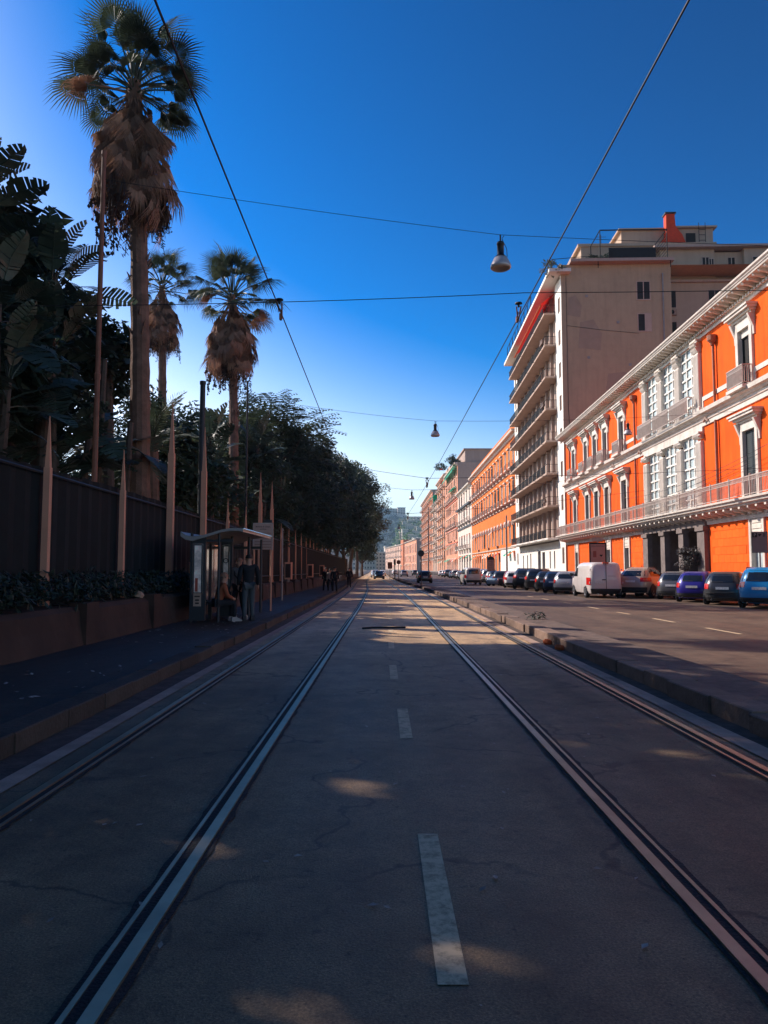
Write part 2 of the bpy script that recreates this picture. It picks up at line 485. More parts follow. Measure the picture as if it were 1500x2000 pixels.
# painted dashes
dashes = [(2.80, 4.34, .25), (6.74, 8.16, .20), (10.35, 11.9, .14), (14.4, 15.7, .145), (18.2, 19.5, .17), (22.2, 23.5, .2)]
yy = 26.1
while yy < 110:
    dashes.append((yy, yy + 1.35, .2)); yy += 3.9
for y0, y1, x in dashes:
    b = bend(y0)
    link('lane_marking', MB().poly([(x - .055 + b, y0, .004 + gz(y0)), (x + .058 + b, y0, .004 + gz(y0)), (x + .055 + b, y1, .004 + gz(y1)), (x - .058 + b, y1, .004 + gz(y1))]), M['line'], road)
for y0, y1 in ((13.6, 15.3), (17.6, 19.5), (21.6, 23.3), (25.5, 26.9), (29.2, 30.8), (33.2, 34.8), (38, 39.6), (42, 43.6)):
    link('lane_marking', MB().poly([(8.36, y0, .004 + gz(y0)), (8.47, y0, .004 + gz(y0)), (8.47, y1, .004 + gz(y1)), (8.36, y1, .004 + gz(y1))]), M['line'], right_road)

# ------------------------------------------------------------------ kerbs and traffic island
def stone_mesh(key, L, w, h):
    def f():
        m = MB(); b = .012
        m.prism([(-w / 2, 0), (w / 2, 0), (w / 2, h - b), (w / 2 - b, h), (-w / 2 + b, h), (-w / 2, h - b)], 'y', b / 2, L - b / 2)
        return m
    return cached(key, f)
kerb = struct('kerb', strip(-3.17, -3.06, 0.13, -12, 500), M['gutter'], 'kerb of the left pavement')
y = -3.0
while y < 34:
    L = rnd.choice((0.9, 1.05, 1.2))
    mk = stone_mesh('kerb_stone_%g' % L, L, .30, .17)
    o = link('kerb_stone', mk, M['kerb'] if rnd.random() < .1 else M['kerb_dark'], kerb, (-3.16 + bend(y) + rnd.uniform(-.015, .015), y, gz(y) + rnd.uniform(-.012, .012)), (0, 0, rnd.uniform(-.012, .012)))
    y += L
rest = MB()
while y < 200:
    b = bend(y); rest.box(-3.31 + b, -3.01 + b, y, y + 1.46, gz(y) - .05, gz(y) + .16 + rnd.uniform(-.01, .01)); y += 1.5
o = link('kerb_course', rest, M['kerb_dark'], kerb); o['kind'] = 'stuff'

island = struct('traffic_island', strip(3.70, 4.48, 0.17, -12, 230), M['island'], 'narrow raised island between tram road and carriageway')
link('island_edge', MB().grid([[(4.48 + bend(y), y, .171 + gz(y)), (4.50 + bend(y), y, gz(y) - .02)][::-1] for y in (-12, 20, 45, 60, 77, 100, 150, 230)][::-1]), M['kerb_dark'], island)
y = -3.0
while y < 50:
    L = rnd.choice((0.9, 1.1, 1.3))
    mk = stone_mesh('island_stone_%g' % L, L, .34, .19)
    link('kerb_stone', mk, M['kerb'], island, (3.59 + bend(y) + rnd.uniform(-.02, .02), y, gz(y) + rnd.uniform(-.02, .008)), (0, 0, rnd.uniform(-.014, .014)))
    y += L
rest = MB()
while y < 230:
    b = bend(y); rest.box(3.43 + b, 3.76 + b, y, y + 1.46, gz(y) - .05, gz(y) + .18 + rnd.uniform(-.01, .01)); y += 1.5
o = link('kerb_course', rest, M['kerb'], island); o['kind'] = 'stuff'

# ------------------------------------------------------------------ building helpers (local frame: x along the street, y out to the street, z up)
def wall_holes(u0, u1, z0, z1, holes, depth=0.35, v=0.0, m=None, rev=None):
    m = m or MB()
    us = sorted({u0, u1, *[h[0] for h in holes], *[h[1] for h in holes]})
    zs = sorted({z0, z1, *[h[2] for h in holes], *[h[3] for h in holes]})
    us = [u for u in us if u0 <= u <= u1]; zs = [z for z in zs if z0 <= z <= z1]
    for a, b in zip(us, us[1:]):
        for c, d in zip(zs, zs[1:]):
            cu, cz = (a + b) / 2, (c + d) / 2
            if any(h[0] < cu < h[1] and h[2] < cz < h[3] for h in holes): continue
            m.poly([(b, v, c), (a, v, c), (a, v, d), (b, v, d)])
    wall_m, m = m, (rev or m)
    for a, b, c, d in holes:
        w = v - depth
        m.poly([(a, v, c), (a, w, c), (a, w, d), (a, v, d)])
        m.poly([(b, w, c), (b, v, c), (b, v, d), (b, w, d)])
        m.poly([(a, v, d), (a, w, d), (b, w, d), (b, v, d)])
        m.poly([(a, w, c), (a, v, c), (b, v, c), (b, w, c)])
    return wall_m
def shell(m, u0, u1, z0, z1, depth, v=0.0, top=True):
    """near end, far end, back and roof of a block whose front is built elsewhere"""
    b = v - depth
    m.poly([(u0, v, z0), (u0, b, z0), (u0, b, z1), (u0, v, z1)])
    m.poly([(u1, b, z0), (u1, v, z0), (u1, v, z1), (u1, b, z1)])
    m.poly([(u0, b, z0), (u1, b, z0), (u1, b, z1), (u0, b, z1)])
    if top: m.poly([(u0, v, z1), (u0, b, z1), (u1, b, z1), (u1, v, z1)])
    return m
def frame_of(p0, p1):
    dx, dy = p1[0] - p0[0], p1[1] - p0[1]
    return math.atan2(dy, dx), math.hypot(dx, dy)
def surround(w, h, fw=.22, d=.10, sill=True):
    m = MB()
    m.box(-w / 2 - fw, -w / 2, 0, d, 0, h); m.box(w / 2, w / 2 + fw, 0, d, 0, h)
    m.box(-w / 2 - fw, w / 2 + fw, 0, d + .003, h, h + fw)
    if sill: m.box(-w / 2 - fw - .06, w / 2 + fw + .06, 0, d + .12, -.14, 0)
    return m
def pane_mesh(w, h, nu=2, nz=3):
    m = MB(); m.poly([(w / 2, 0, 0), (-w / 2, 0, 0), (-w / 2, 0, h), (w / 2, 0, h)])
    return m
def muntins(w, h, nu, nz, t=.045, d=.04):
    m = MB()
    for i in range(nu + 1):
        x = -w / 2 + w * i / nu; m.box(x - t, x + t, 0, d, 0, h)
    for i in range(nz + 1):
        z = h * i / nz; m.box(-w / 2, w / 2, 0, d + .004, z - t, z + t)
    return m
def louvre(w, h, n=22, open_=0.0):
    m = MB()
    for s in (-1, 1):
        x0, x1 = (-w / 2, -.012) if s < 0 else (.012, w / 2)
        m.box(x0, x0 + .07, 0, .05, 0, h); m.box(x1 - .07, x1, 0, .05, 0, h)
        m.box(x0 + .07, x1 - .07, 0, .05, 0, .09); m.box(x0 + .07, x1 - .07, 0, .05, h - .09, h)
        for i in range(n):
            z = .09 + (h - .18) * i / n
            m.poly([(x1 - .07, .045, z), (x0 + .07, .045, z), (x0 + .07, .005, z + (h - .18) / n * 1.15), (x1 - .07, .005, z + (h - .18) / n * 1.15)])
    return m
def hood_mesh(w, z):
    # stepped cornice on two scrolled brackets over a window of width w, bottom at z
    m = MB()
    m.box(-w / 2 - .20, w / 2 + .20, 0, .13, z, z + .36)
    for k, (e, dd, h0, h1) in enumerate(((.26, .22, .36, .48), (.36, .36, .48, .60), (.47, .52, .60, .74), (.55, .60, .74, .84))):
        m.box(-w / 2 - e, w / 2 + e, 0, dd, z + h0 + .001, z + h1)
    for s in (-1, 1):
        x = s * (w / 2 + .12)
        m.prism([(.0, z - .75), (.08, z - .75), (.10, z - .35), (.22, z - .05), (.38, z + .36), (0, z + .36)], 'x', x - .09, x + .09)
    return m
def baluster_rail(L, h, gap=.13, t=.012, deco=True, ends=0.0):
    m = MB()
    m.box(0, L, -.02, .03, h - .05, h); m.box(0, L, -.012, .02, .06, .10)
    if deco: m.box(0, L, -.012, .02, h - .24, h - .21)
    n = int(L / gap)
    for i in range(n + 1):
        x = L * i / max(n, 1); m.box(x - t, x + t, -t, t, .10, h - .05)
        if deco and i < n:
            xc = x + gap / 2; m.box(xc - .045, xc - .02, -t, t, h - .21, h - .05); m.box(xc - .045, xc + .045, -t, t, h - .15, h - .125)
    if ends:
        for x in (0, L):
            m.box(x - .02, x + .02, -ends, 0, h - .05, h); m.box(x - .015, x + .015, -ends, 0, .06, .1)
            k = int(ends / gap)
            for i in range(k): m.box(x - t, x + t, -ends + i * gap - t, -ends + i * gap + t, .1, h - .05)
    return m

# ------------------------------------------------------------------ the orange palace on the right
RZ1 = math.atan2(1, .0325)
palace = thing('palace', 'three-storey bright orange palace with white cornices, pilastered glazed bay and long white balcony', 'building', (18.2, 0, 0), RZ1)
U0, U1, BC = 22.0, 84.4, 50.55
up_w = [39.02, 62.04, 67.32, 70.98, 74.64, 80.15, 33.8, 30.1, 26.4]
lo_w = [38.83, 61.62, 66.95, 70.7, 74.34, 79.8, 33.8, 30.1, 26.4]
gr_w = [38.4, 61.3, 66.9, 79.5, 32.0]
holes = []
for u in up_w: holes.append((u - .66, u + .66, 11.25, 14.36))
for u in lo_w: holes.append((u - .70, u + .70, 5.12, 8.83))
for u in gr_w: holes.append((u - .62, u + .62, .35, 3.15))
BAY0, BAY1 = 45.0, 56.1
holes += [(BAY0 + .9, BAY1 - .9, 11.2, 15.62), (BAY0 + .9, BAY1 - .9, 5.12, 9.9), (45.2, 55.9, .12, 4.25)]
w = wall_holes(U0, U1, 0, 16.4, holes, 0.40, 0, None, MB())
for hh in holes:
    rv = MB(); wall_holes(0, 0, 0, 0, [hh], .40, 0, None, rv)
    link('reveal', rv, M['white'], palace)
w.poly([(U1, -14, 0), (U1, 0, 0), (U1, 0, 16.5), (U1, -14, 16.5)])
w.poly([(U0, 0, 0), (U0, -14, 0), (U0, -14, 16.5), (U0, 0, 16.5)])
w.poly([(U0, -14, 0), (U1, -14, 0), (U1, -14, 16.5), (U0, -14, 16.5)])
w.poly([(U0, 0, 16.49), (U0, -14, 16.49), (U1, -14, 16.49), (U1, 0, 16.49)])
link('wall', w, M['orange'], palace)
# top entablature
link('frieze', MB().box(U0, U1 + .1, 0, .10, 15.66, 15.92).box(U0, U1 + .12, 0, .2, 15.92, 16.0), M['white'], palace)
dn = MB()
u = U0 + .1
while u < U1: dn.box(u, u + .16, .2, .30, 15.84, 15.98); u += .32
o = link('dentil_course', dn, M['white'], palace); o['kind'] = 'stuff'
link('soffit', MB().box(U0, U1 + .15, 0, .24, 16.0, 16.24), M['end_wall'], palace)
link('cornice', MB().prism([(0, 16.24), (.95, 16.24), (.98, 16.32), (1.03, 16.35), (1.05, 16.41), (1.13, 16.46), (1.15, 16.55), (0, 16.58)], 'x', U0, U1 + .55), M['white'], palace)
link('roof_edge', MB().prism([(-.3, 16.58), (1.05, 16.56), (.98, 16.66), (-.3, 16.75)], 'x', U0, U1 + .4), M['pole_dark'], palace)
def modillion(k=1.0):
    return MB().prism([(0, 0), (.12 * k, -.02), (.28 * k, .05), (.5 * k, .10), (.62 * k, .2), (.62 * k, .3), (0, .3)], 'x', -.10, .10)
mm = cached('cornice_bracket', lambda: MB().prism([(0, 0), (.15, -.01), (.35, .05), (.58, .08), (.64, .14), (.64, .2), (0, .2)], 'x', -.09, .09))
u = U0 + .3
while u < U1 + .3:
    link('bracket', mm, M['white'], palace, (u, .24, 16.04)); u += .60
# mid cornice
link('string_course', MB().prism([(0, 10.15), (.10, 10.15), (.12, 10.62), (.22, 10.66), (.30, 10.78), (.48, 10.82), (.52, 11.04), (0, 11.08)], 'x', U0, U1 + .3), M['white'], palace)
link('string_groove', MB().box(U0, U1 + .2, .12, .16, 10.42, 10.47), M['stucco_shade'], palace)
# white band framing the plinths of the upper floor
segs = []
cuts = sorted([(u - .9, u + .9) for u in up_w] + [(BAY0 - .05, BAY1 + .05)])
p = U0
for a, b in cuts:
    if a - p > .4: segs.append((p, a))
    p = b
segs.append((p, U1))
for a, b in segs:
    link('band', MB().box(a, b, 0, .06, 11.72, 11.98).box(a, a + .16, 0, .062, 11.08, 11.72).box(b - .16, b, 0, .062, 11.08, 11.72), M['white'], palace)
# lower balcony: slab, brackets, rail
link('balcony_slab', MB().prism([(0, 4.68), (.95, 4.70), (1.0, 4.79), (1.12, 4.83), (1.16, 4.94), (1.26, 4.98), (1.28, 5.09), (0, 5.11)], 'x', U0, U1 + .5), M['white'], palace)
bm_ = cached('slab_bracket', lambda: modillion(1.35))
u = U0 + .3
while u < U1 + .3:
    link('bracket', bm_, M['white'], palace, (u, .1, 4.37)); u += .95
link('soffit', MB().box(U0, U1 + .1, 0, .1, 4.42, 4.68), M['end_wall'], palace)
link('frieze', MB().box(U0, 45.0, 0, .14, 4.08, 4.42).box(56.1, U1 + .1, 0, .14, 4.08, 4.42), M['white'], palace)
dn = MB(); u = U0
while u < U1:
    if not 44.9 < u < 56.0: dn.box(u, u + .42, .14, .2, 4.32, 4.42)
    u += .62
o = link('dentil_course', dn, M['white'], palace); o['kind'] = 'stuff'
L = U1 - U0 + .3
rail = link('balcony_railing', baluster_rail(L, 1.0, .15, .011, True, 1.1), M['iron_pale'], palace, (U0, 1.16, 5.11))
pm_ = cached('rail_post', lambda: MB().box(-.035, .035, -.035, .035, 0, 1.08))
u = .2
while u < L:
    link('post', pm_, M['iron_pale'], rail, (u, 0.003, 0)); u += 2.4
# windows
f_up = cached('upper_window_frame', lambda: surround(1.32, 3.1, .30, .14))
f_lo = cached('lower_window_frame', lambda: surround(1.40, 3.71, .28, .14, False))
h_up = cached('upper_hood', lambda: hood_mesh(1.9, 3.55))
h_lo = cached('lower_hood', lambda: hood_mesh(1.9, 3.80))
p_up = cached('upper_pane', lambda: pane_mesh(1.32, 3.1))
p_lo = cached('lower_pane', lambda: pane_mesh(1.40, 3.71))
s_lo = cached('lower_shutter', lambda: louvre(1.36, 3.66, 32))
rb_up = cached('roller_box', lambda: MB().box(-.66, .66, 0, .12, 2.72, 3.1))
m_up = cached('upper_sash', lambda: muntins(1.3, 2.7, 2, 1, .035, .05))
b_up = cached('balconet', lambda: baluster_rail(1.9, 1.05, .10, .016, True, .5))
bs_up = cached('balconet_slab', lambda: MB().box(-1.0, 1.0, .5, .72, -.2, -.02).box(-.95, .95, 0, .68, -.05, 0))
for i, u in enumerate(up_w):
    wdw = link('window', f_up, M['white'], palace, (u, 0, 11.25))
    link('hood', h_up, M['white'], wdw, (0, 0, -.30))
    link('pane', p_up, M['dark'] if i == 0 else M['pane'], wdw, (0, -.18, 0))
    link('roller_box', rb_up, M['white'], wdw, (0, -.17, 0))
    link('sash', m_up, M['shutter_brown'] if i else M['iron'], wdw, (0, -.17, 0))
    link('balconet_railing', b_up, M['iron_pale'], wdw, (-.95, .66, -.12))
    link('balconet_slab', bs_up, M['white'], wdw, (0, 0, -.12))
for i, u in enumerate(lo_w):
    wdw = link('window', f_lo, M['white'], palace, (u, 0, 5.12))
    link('hood', h_lo, M['white'], wdw, (0, 0, 0))
    if i in (0, 2, 3, 4, 6, 7):
        link('shutter', s_lo, M['shutter'] if i != 2 else M['shutter_brown'], wdw, (0, -.10, .02))
    else:
        link('pane', p_lo, M['pane'], wdw, (0, -.18, 0))
        link('sash', cached('lower_sash', lambda: muntins(1.36, 3.4, 2, 3, .03, .05)), M['shutter_brown'], wdw, (0, -.17, 0))
# ground-floor windows
f_gr = cached('ground_window_frame', lambda: surround(1.24, 3.8, .22, .12, True))
for i, u in enumerate(gr_w):
    wdw = link('window', f_gr, M['white'], palace, (u, 0, .35))
    link('blind_box', MB().box(-.62, .62, -.12, .06, 2.80, 3.8).box(-.52, .52, .06, .1, 2.95, 3.1).box(-.52, .52, .06, .1, 3.2, 3.4).box(-.52, .52, .06, .1, 3.5, 3.7), M['white'], wdw)
    link('pane', cached('ground_pane', lambda: pane_mesh(1.24, 2.8)), M['pane'] if i else M['pane_pale'], wdw, (0, -.16, 0))
# glazed bays
def capital(w, hgt, rich):
    m = MB()
    m.box(-w / 2 - .08, w / 2 + .08, -.1, .36, hgt - .12, hgt)
    n = 5
    for row, (z, out) in enumerate(((.05, .05), (.32, .12)) if rich else ((.15, .08),)):
        for k in range(n):
            x = -w / 2 + w * (k + .5) / n
            m.prism([(-.05, z), (.20, z), (.26 + out, z + .15), (.32 + out, z + .27), (.24 + out, z + .30), (-.05, z + .30)], 'x', x - w / n * .4, x + w / n * .4)
    for s in (-1, 1):
        m.tube([(s * w / 2, .26, hgt - .28), (s * (w / 2 + .06), .34, hgt - .2)], [.13, .10], 8)
    return m
cap_u = cached('rich_capital', lambda: capital(.85, .85, True))
cap_l = cached('plain_capital', lambda: capital(.85, .55, False))
def pilaster_mesh(h):
    m = MB(); m.box(-.42, .42, -.1, .20, 0, h); m.box(-.50, .50, -.1, .27, 0, .28)
    for k in range(5): x = -.34 + k * .17; m.box(x - .045, x + .045, .20, .23, .4, h - .1)
    return m
pl_u = cached('upper_pilaster', lambda: pilaster_mesh(3.72)); pl_l = cached('lower_pilaster', lambda: pilaster_mesh(4.2))
pw = (BAY1 - BAY0 - .85) / 3
gw = pw - .9
for zb, zt, pl, cp, ch in ((11.10, 15.66, pl_u, cap_u, .85), (5.11, 9.88, pl_l, cap_l, .55)):
    for k in range(4):
        p_ = link('pilaster', pl, M['white'], palace, (BAY0 + .425 + k * pw, 0 if k in (0, 3) else -.04, zb))
        link('capital', cp, M['white'], p_, (0, 0, (3.72 if ch > .6 else 4.2)))
    for k in range(3):
        uc = BAY0 + .425 + pw * (k + .5); h = zt - zb - .12
        g = link('bay_window', cached('bay_sash_%g' % h, lambda: muntins(gw + .1, h, 3, 7, .05, .07)), M['white2'], palace, (uc, -.10, zb + .1))
        link('pane', cached('bay_pane_%g' % h, lambda: pane_mesh(gw + .1, h)), M['pane_pale'], g, (0, -.02, 0))
for k in range(3):
    link('balconet_railing', cached('bay_rail', lambda: baluster_rail(3.1, 1.1, .13, .018, True, .35)), M['iron_pale'], palace, (BAY0 + 1.0 - .5 + pw * k + .05, .78, 11.06))
link('panel', MB().box(BAY0 - .1, BAY1 + .1, 0, .13, 9.88, 10.15), M['white'], palace)
# portal
po = MB()
for u, ww in ((45.25, .55), (48.55, .42), (52.05, .42), (55.85, .55)):
    po.box(u - ww, u + ww, -.05, .30, .12, 3.75); po.box(u - ww - .10, u + ww + .10, -.08, .40, 3.75, 4.02)
    po.box(u - ww - .08, u + ww + .08, -.06, .38, .12, .55)
po.box(44.65, 56.45, -.1, .26, 4.02, 4.5)
link('portal', po, M['portal'], palace)
ins = MB()
ins.poly([(55.8, -4, .12), (45.3, -4, .12), (45.3, -4, 4.3), (55.8, -4, 4.3)]).poly([(45.25, -4, .1), (45.25, 0, .1), (45.25, 0, 4.3), (45.25, -4, 4.3)]).poly([(55.85, 0, .1), (55.85, -4, .1), (55.85, -4, 4.3), (55.85, 0, 4.3)])
ins.poly([(45.2, 0, 4.24), (45.2, -4, 4.24), (55.9, -4, 4.24), (55.9, 0, 4.24)]).poly([(45.2, -4, .13), (45.2, 0, .13), (55.9, 0, .13), (55.9, -4, .13)])
link('porch', ins, M['portal'], palace)
for u in (46.9, 50.3, 53.9):
    link('door', MB().box(u - 1.1, u + 1.1, -3.98, -3.86, .13, 3.6).box(u - .04, u + .04, -3.86, -3.82, .2, 3.5), M['dark'], palace)
# stone blocks of the ground floor
bkm = cached('stone_block', lambda: MB().prism([(0, .008), (.012, .008), (.02, .018), (.02, .452), (.012, .462), (0, .462)], 'x', .006, .806))
for a, b in ((39.35, 44.55), (34.0, 37.4), (57.0, 60.4)):
    for r in range(8):
        z = .38 + r * .466
        x = a + (0.0 if r % 2 else -.38)
        while x + .8 < b:
            if x >= a - .01: link('stone_block', bkm, M['orange_block'], palace, (x, 0, z))
            x += .812
far_blocks = MB()
for a, b in ((62.2, 66.0), (67.8, 78.6), (80.4, 84.2)):
    for r in range(8):
        z = .38 + r * .466; x = a + (0.0 if r % 2 else .4)
        while x + .8 < b: far_blocks.box(x + .008, x + .804, 0, .018, z + .008, z + .460); x += .812
o = link('stone_course', far_blocks, M['orange_block'], palace); o['kind'] = 'stuff'
link('plinth', MB().box(U0, 44.7, 0, .12, -1.2, .36).box(56.4, U1, 0, .12, -1.2, .36).box(44.7, 56.4, -4, .3, -1.2, .118), M['portal'], palace)
# downpipes
for u in (58.2, 42.84, 81.9, 72.8):
    if u != 72.8:
        link('downpipe', MB().tube([(u, .16, 14.8), (u, .16, 11.1)], .085, 8).lathe([(.10, 14.6), (.14, 14.75), (.28, 14.9), (.30, 15.2), (.1, 15.22)], (u, .2, 0), 10), M['pipe'], palace)
        link('downpipe', MB().tube([(u, .16, 10.15), (u, .16, 5.12)], .085, 8).tube([(u + .22, .12, 10.1), (u + .22, .12, 5.12)], .03, 6), M['pipe'], palace)
for k, (u, z) in enumerate(((44.2, 10.4), (57.0, 10.42), (64.5, 10.4), (78.0, 10.4))):
    link('scroll', MB().tube([(u - .35, .2, z - .1), (u - .1, .24, z + .12), (u + .2, .22, z - .05), (u + .38, .2, z + .1)], [.05, .09, .07, .03], 6), M['stucco_shade'], palace)

# ------------------------------------------------------------------ tall white apartment block
tower = thing('apartment_block', 'tall white ten-storey apartment block with long dark-railed balconies and a blank shaded end wall', 'building',
              (18.2 + .0325 * 85.4, 85.4, 0), RZ1)
TL, TH = 39.0, 36.2
link('plinth', MB().box(-.02, TL + .02, -14, .06, -2.0, .1), M['portal'], tower)
slabs = [4.95 + 3.96 * k for k in range(8)]
holes = []
for k in range(9):
    z = 3.96 * k + 2.2 + 2.2
    for u in (1.35, 37.3): holes.append((u - .62, u + .62, z - .1 if k else 2.0, z + 1.75 if k else 3.9))
for z in (3.96 * k + 5.1 for k in range(8)):
    for j in range(9): holes.append((5.6 + j * 3.5 - .62, 5.6 + j * 3.5 + .62, z + .02, z + 2.55))
holes += [(2.8, 4.0, .12, 3.4), (6.2, 7.0, 1.4, 3.6), (9.0, 9.8, 1.4, 3.6), (13, 15, .12, 3.6), (16.2, 18.4, .12, 3.8), (24, 24.9, 1.2, 3.6), (27, 27.9, .12, 3.4), (31, 31.9, .8, 3.4), (35, 35.9, .8, 3.4)]
side = [h for h in holes if h[1] < 3.3 and h[0] > 0 and h[2] > 4 or h[0] > 36.4]
w = wall_holes(0, 3.6, 0, TH, [h for h in holes if h[1] <= 3.3], .3)
w = wall_holes(35.6, TL, 0, TH, [h for h in holes if h[0] > 36], .3, 0, w)
w = wall_holes(3.6, 35.6, 0, 4.7, [h for h in holes if h[3] < 4.0 and 3.6 < h[0] and h[1] < 35.6], .3, 0, w)
link('wall', w, M['white2'], tower)
w = wall_holes(3.6, 35.6, 4.7, TH, [h for h in holes if h[2] > 4.7 and 3.6 < h[0] and h[1] < 35.7], .25, -.35)
for u in (3.6, 35.6): w.poly([(u, 0, 4.7), (u, -.35, 4.7), (u, -.35, TH), (u, 0, TH)][::1 if u < 5 else -1])
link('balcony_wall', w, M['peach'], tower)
# end wall facing us, far end, back
e = MB()
e.poly([(0, 0, 0), (0, -12.9, 0), (0, -12.9, TH + 1.2), (0, 0, TH + 1.2)])
e.poly([(TL, -24, 0), (TL, 0, 0), (TL, 0, TH), (TL, -24, TH)]).poly([(0, -24, 0), (TL, -24, 0), (TL, -24, TH), (0, -24, TH)])
e.poly([(0, 0, TH + 1.0), (0, -24, TH + 1.0), (TL, -24, TH + 1.0), (TL, 0, TH + 1.0)])
e.poly([(0, -12.9, 0), (3.0, -12.9, 0), (3.0, -12.9, TH + 1.2), (0, -12.9, TH + 1.2)])
e.poly([(0, .01, TH), (0, .01, TH + 1.2), (TL, .01, TH + 1.2), (TL, .01, TH)])
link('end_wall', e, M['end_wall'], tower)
wing = MB().box(3.0, 30, -30, -12.9, 0, 36.3).box(3.4, 30, -19.5, -12.9, 36.3, 40.6).box(3.2, 30, -30, -23.0, 36.3, 40.6).box(3.8, 30, -23.0, -19.5, 36.3, 40.3)
link('wing', wing, M['roof_render'], tower)
link('ledge', MB().box(2.7, 6, -23, -12.95, 36.2, 36.5).box(2.4, 6, -30, -23, 35.6, 37.3).box(2.6, 30, -30, -12, 40.55, 40.85), M['stucco_shade'], tower)
pent = MB().box(4.0, 26, -13.0, -3.4, TH + 1.0, 41.3)
pent.box(3.8, 26.3, -20, -3.0, 41.3, 41.65)
pent.box(6, 18, -15.2, -9.0, 41.65, 44.2).box(5.7, 18.3, -15.4, -8.6, 44.2, 44.45)
pent.box(6, 16, -20.5, -15.2, 41.65, 44.4).box(5.6, 16.4, -20.9, -15.0, 44.4, 44.62)
link('penthouse', pent, M['roof_render'], tower)
link('door', MB().box(5.95, 5.99, -18.3, -17.1, 41.7, 43.8), M['dark'], tower)
ch = MB()
ch.prism([(-16.9, 41.66), (-13.6, 41.66), (-13.7, 42.4), (-14.3, 43.0), (-14.35, 45.9), (-15.4, 45.9), (-15.5, 44.3), (-16.3, 43.2)], 'x', 5.0, 5.9)
link('chimney', ch, M['chimney'], tower)
link('chimney_cap', MB().box(4.85, 6.05, -15.55, -14.2, 45.9, 46.1), M['pole_dark'], tower)
# windows of the shaded end
def end_window(u, v, z, w_, h, kind=0):
    f = link('window', MB().box(-.06, .02, -w_ / 2 - .12, w_ / 2 + .12, -.12, 0).box(-.05, .02, -w_ / 2 - .1, -w_ / 2, 0, h).box(-.05, .02, w_ / 2, w_ / 2 + .1, 0, h).box(-.05, .02, -w_ / 2 - .1, w_ / 2 + .1, h, h + .1), M['peach'], tower, (u, v, z))
    link('pane', MB().box(-.03, -.01, -w_ / 2, w_ / 2, 0, h), M['dark'], f)
    if kind == 1: link('shutter', MB().box(-.06, -.035, -w_ / 2, -.02, 0, h), M['peach'], f)
    else: link('sash', MB().box(-.05, -.035, -.05, .05, 0, h), M['peach'], f)
    return f
end_window(0, -9.65, 33.1, 1.45, 2.1); end_window(0, -9.7, 29.3, 1.45, 2.0, 1)
for z in (33.1, 29.2, 25.4): end_window(3.0, -13.9, z, 1.2, 2.1); end_window(3.0, -19.2, z, 1.5, 2.1)
end_window(3.4, -13.6, 37.5, .75, 2.0); end_window(3.4, -18.4, 37.5, .75, 2.0); end_window(3.4, -20.2 + 1.1, 38.6, .5, .7); end_window(3.8, -21.7, 37.8, .8, 1.8)
f = end_window(3.2, -25.2, 37.9, 2.3, 1.5)
link('downpipe', MB().tube([(-.12, -11.9, 36.2), (-.12, -11.9, 0)], .08, 7), M['pole_grey'], tower)
link('cable', MB().tube([(-.05, -.6, 36), (-.05, -.62, 20), (-.05, -.9, 14), (-.05, -.9, 3)], .025, 5).tube([(-.05, -.6, 30), (-.05, -5, 29.4), (-.05, -9, 29.0)], .02, 5), M['wire'], tower)
for v_, z_ in ((-3.0, 33.4), (-6.6, 30.2), (-3.1, 26.0), (-7.9, 25.1)): link('vent', MB().box(-.05, 0, v_ - .16, v_ + .16, z_, z_ + .3).box(-.07, -.05, v_ - .12, v_ + .12, z_ + .12, z_ + .17), M['pole_grey'], tower)
for v_, z_, a_, b_ in ((-4.5, 27.0, 2.6, 3.4), (-8.2, 22.0, 3.2, 2.2), (-2.2, 31.0, 1.5, 2.4)): link('render_patch', MB().prism([(v_, z_), (v_ + a_, z_ + .3), (v_ + a_ * .9, z_ + b_), (v_ + a_ * .3, z_ + b_ * 1.1), (v_ - .2, z_ + b_ * .6)], 'x', -.012, .0), M['render_patch'], tower)
ac = link('air_conditioner', MB().box(-.35, 0, -.5, .5, 0, .65), M['concrete'], tower, (3.0, -14.0, 32.1))
link('fan', MB().lathe([(.02, 0), (.24, 0), (.26, .03)], (0, 0, 0), 14), M['dark'], ac, (-.38, .1, .33), (0, R(-90), 0))
# strip windows on the front edges
for k in range(9):
    for u in (1.35, 37.3):
        z = (3.96 * k + 4.3) if k else 2.0
        f = link('window', cached('strip_sash', lambda: muntins(1.2, 1.85, 1, 1, .05, .05)), M['stucco_shade'], tower, (u, -.10, z))
        link('pane', cached('strip_pane', lambda: pane_mesh(1.24, 1.85)), M['shutter_brown'], f, (0, -.01, 0))
# balconies
panel = cached('railing_panel', lambda: MB().box(0, .74, 0, .03, .06, .96))
sl_m = cached('balcony_slab_long', lambda: MB().prism([(-.35, -.06), (1.35, -.06), (1.38, .02), (1.38, .16), (-.35, .16)], 'x', 0, 32.0))
rl_m = cached('balcony_rail_long', lambda: MB().box(0, 32, 1.3, 1.35, .98, 1.03).box(0, .04, -.3, 1.35, .98, 1.03).box(0, .04, -.3, 1.33, .1, .14).box(0, .03, .2, .24, .1, 1).box(0, .03, .6, .64, .1, 1).box(0, .03, 1.0, 1.04, .1, 1).box(32, 32.04, -.3, 1.35, .98, 1.03))
drip = cached('balcony_drain', lambda: MB().tube([(0, 1.3, .0), (0, 1.75, -.04)], .03, 6))
door_f = cached('balcony_door', lambda: muntins(1.2, 2.45, 2, 1, .05, .05))
door_p = cached('balcony_door_pane', lambda: pane_mesh(1.24, 2.5))
pier = cached('balcony_pier', lambda: MB().box(-.16, .16, 0, .38, 0, 3.7))
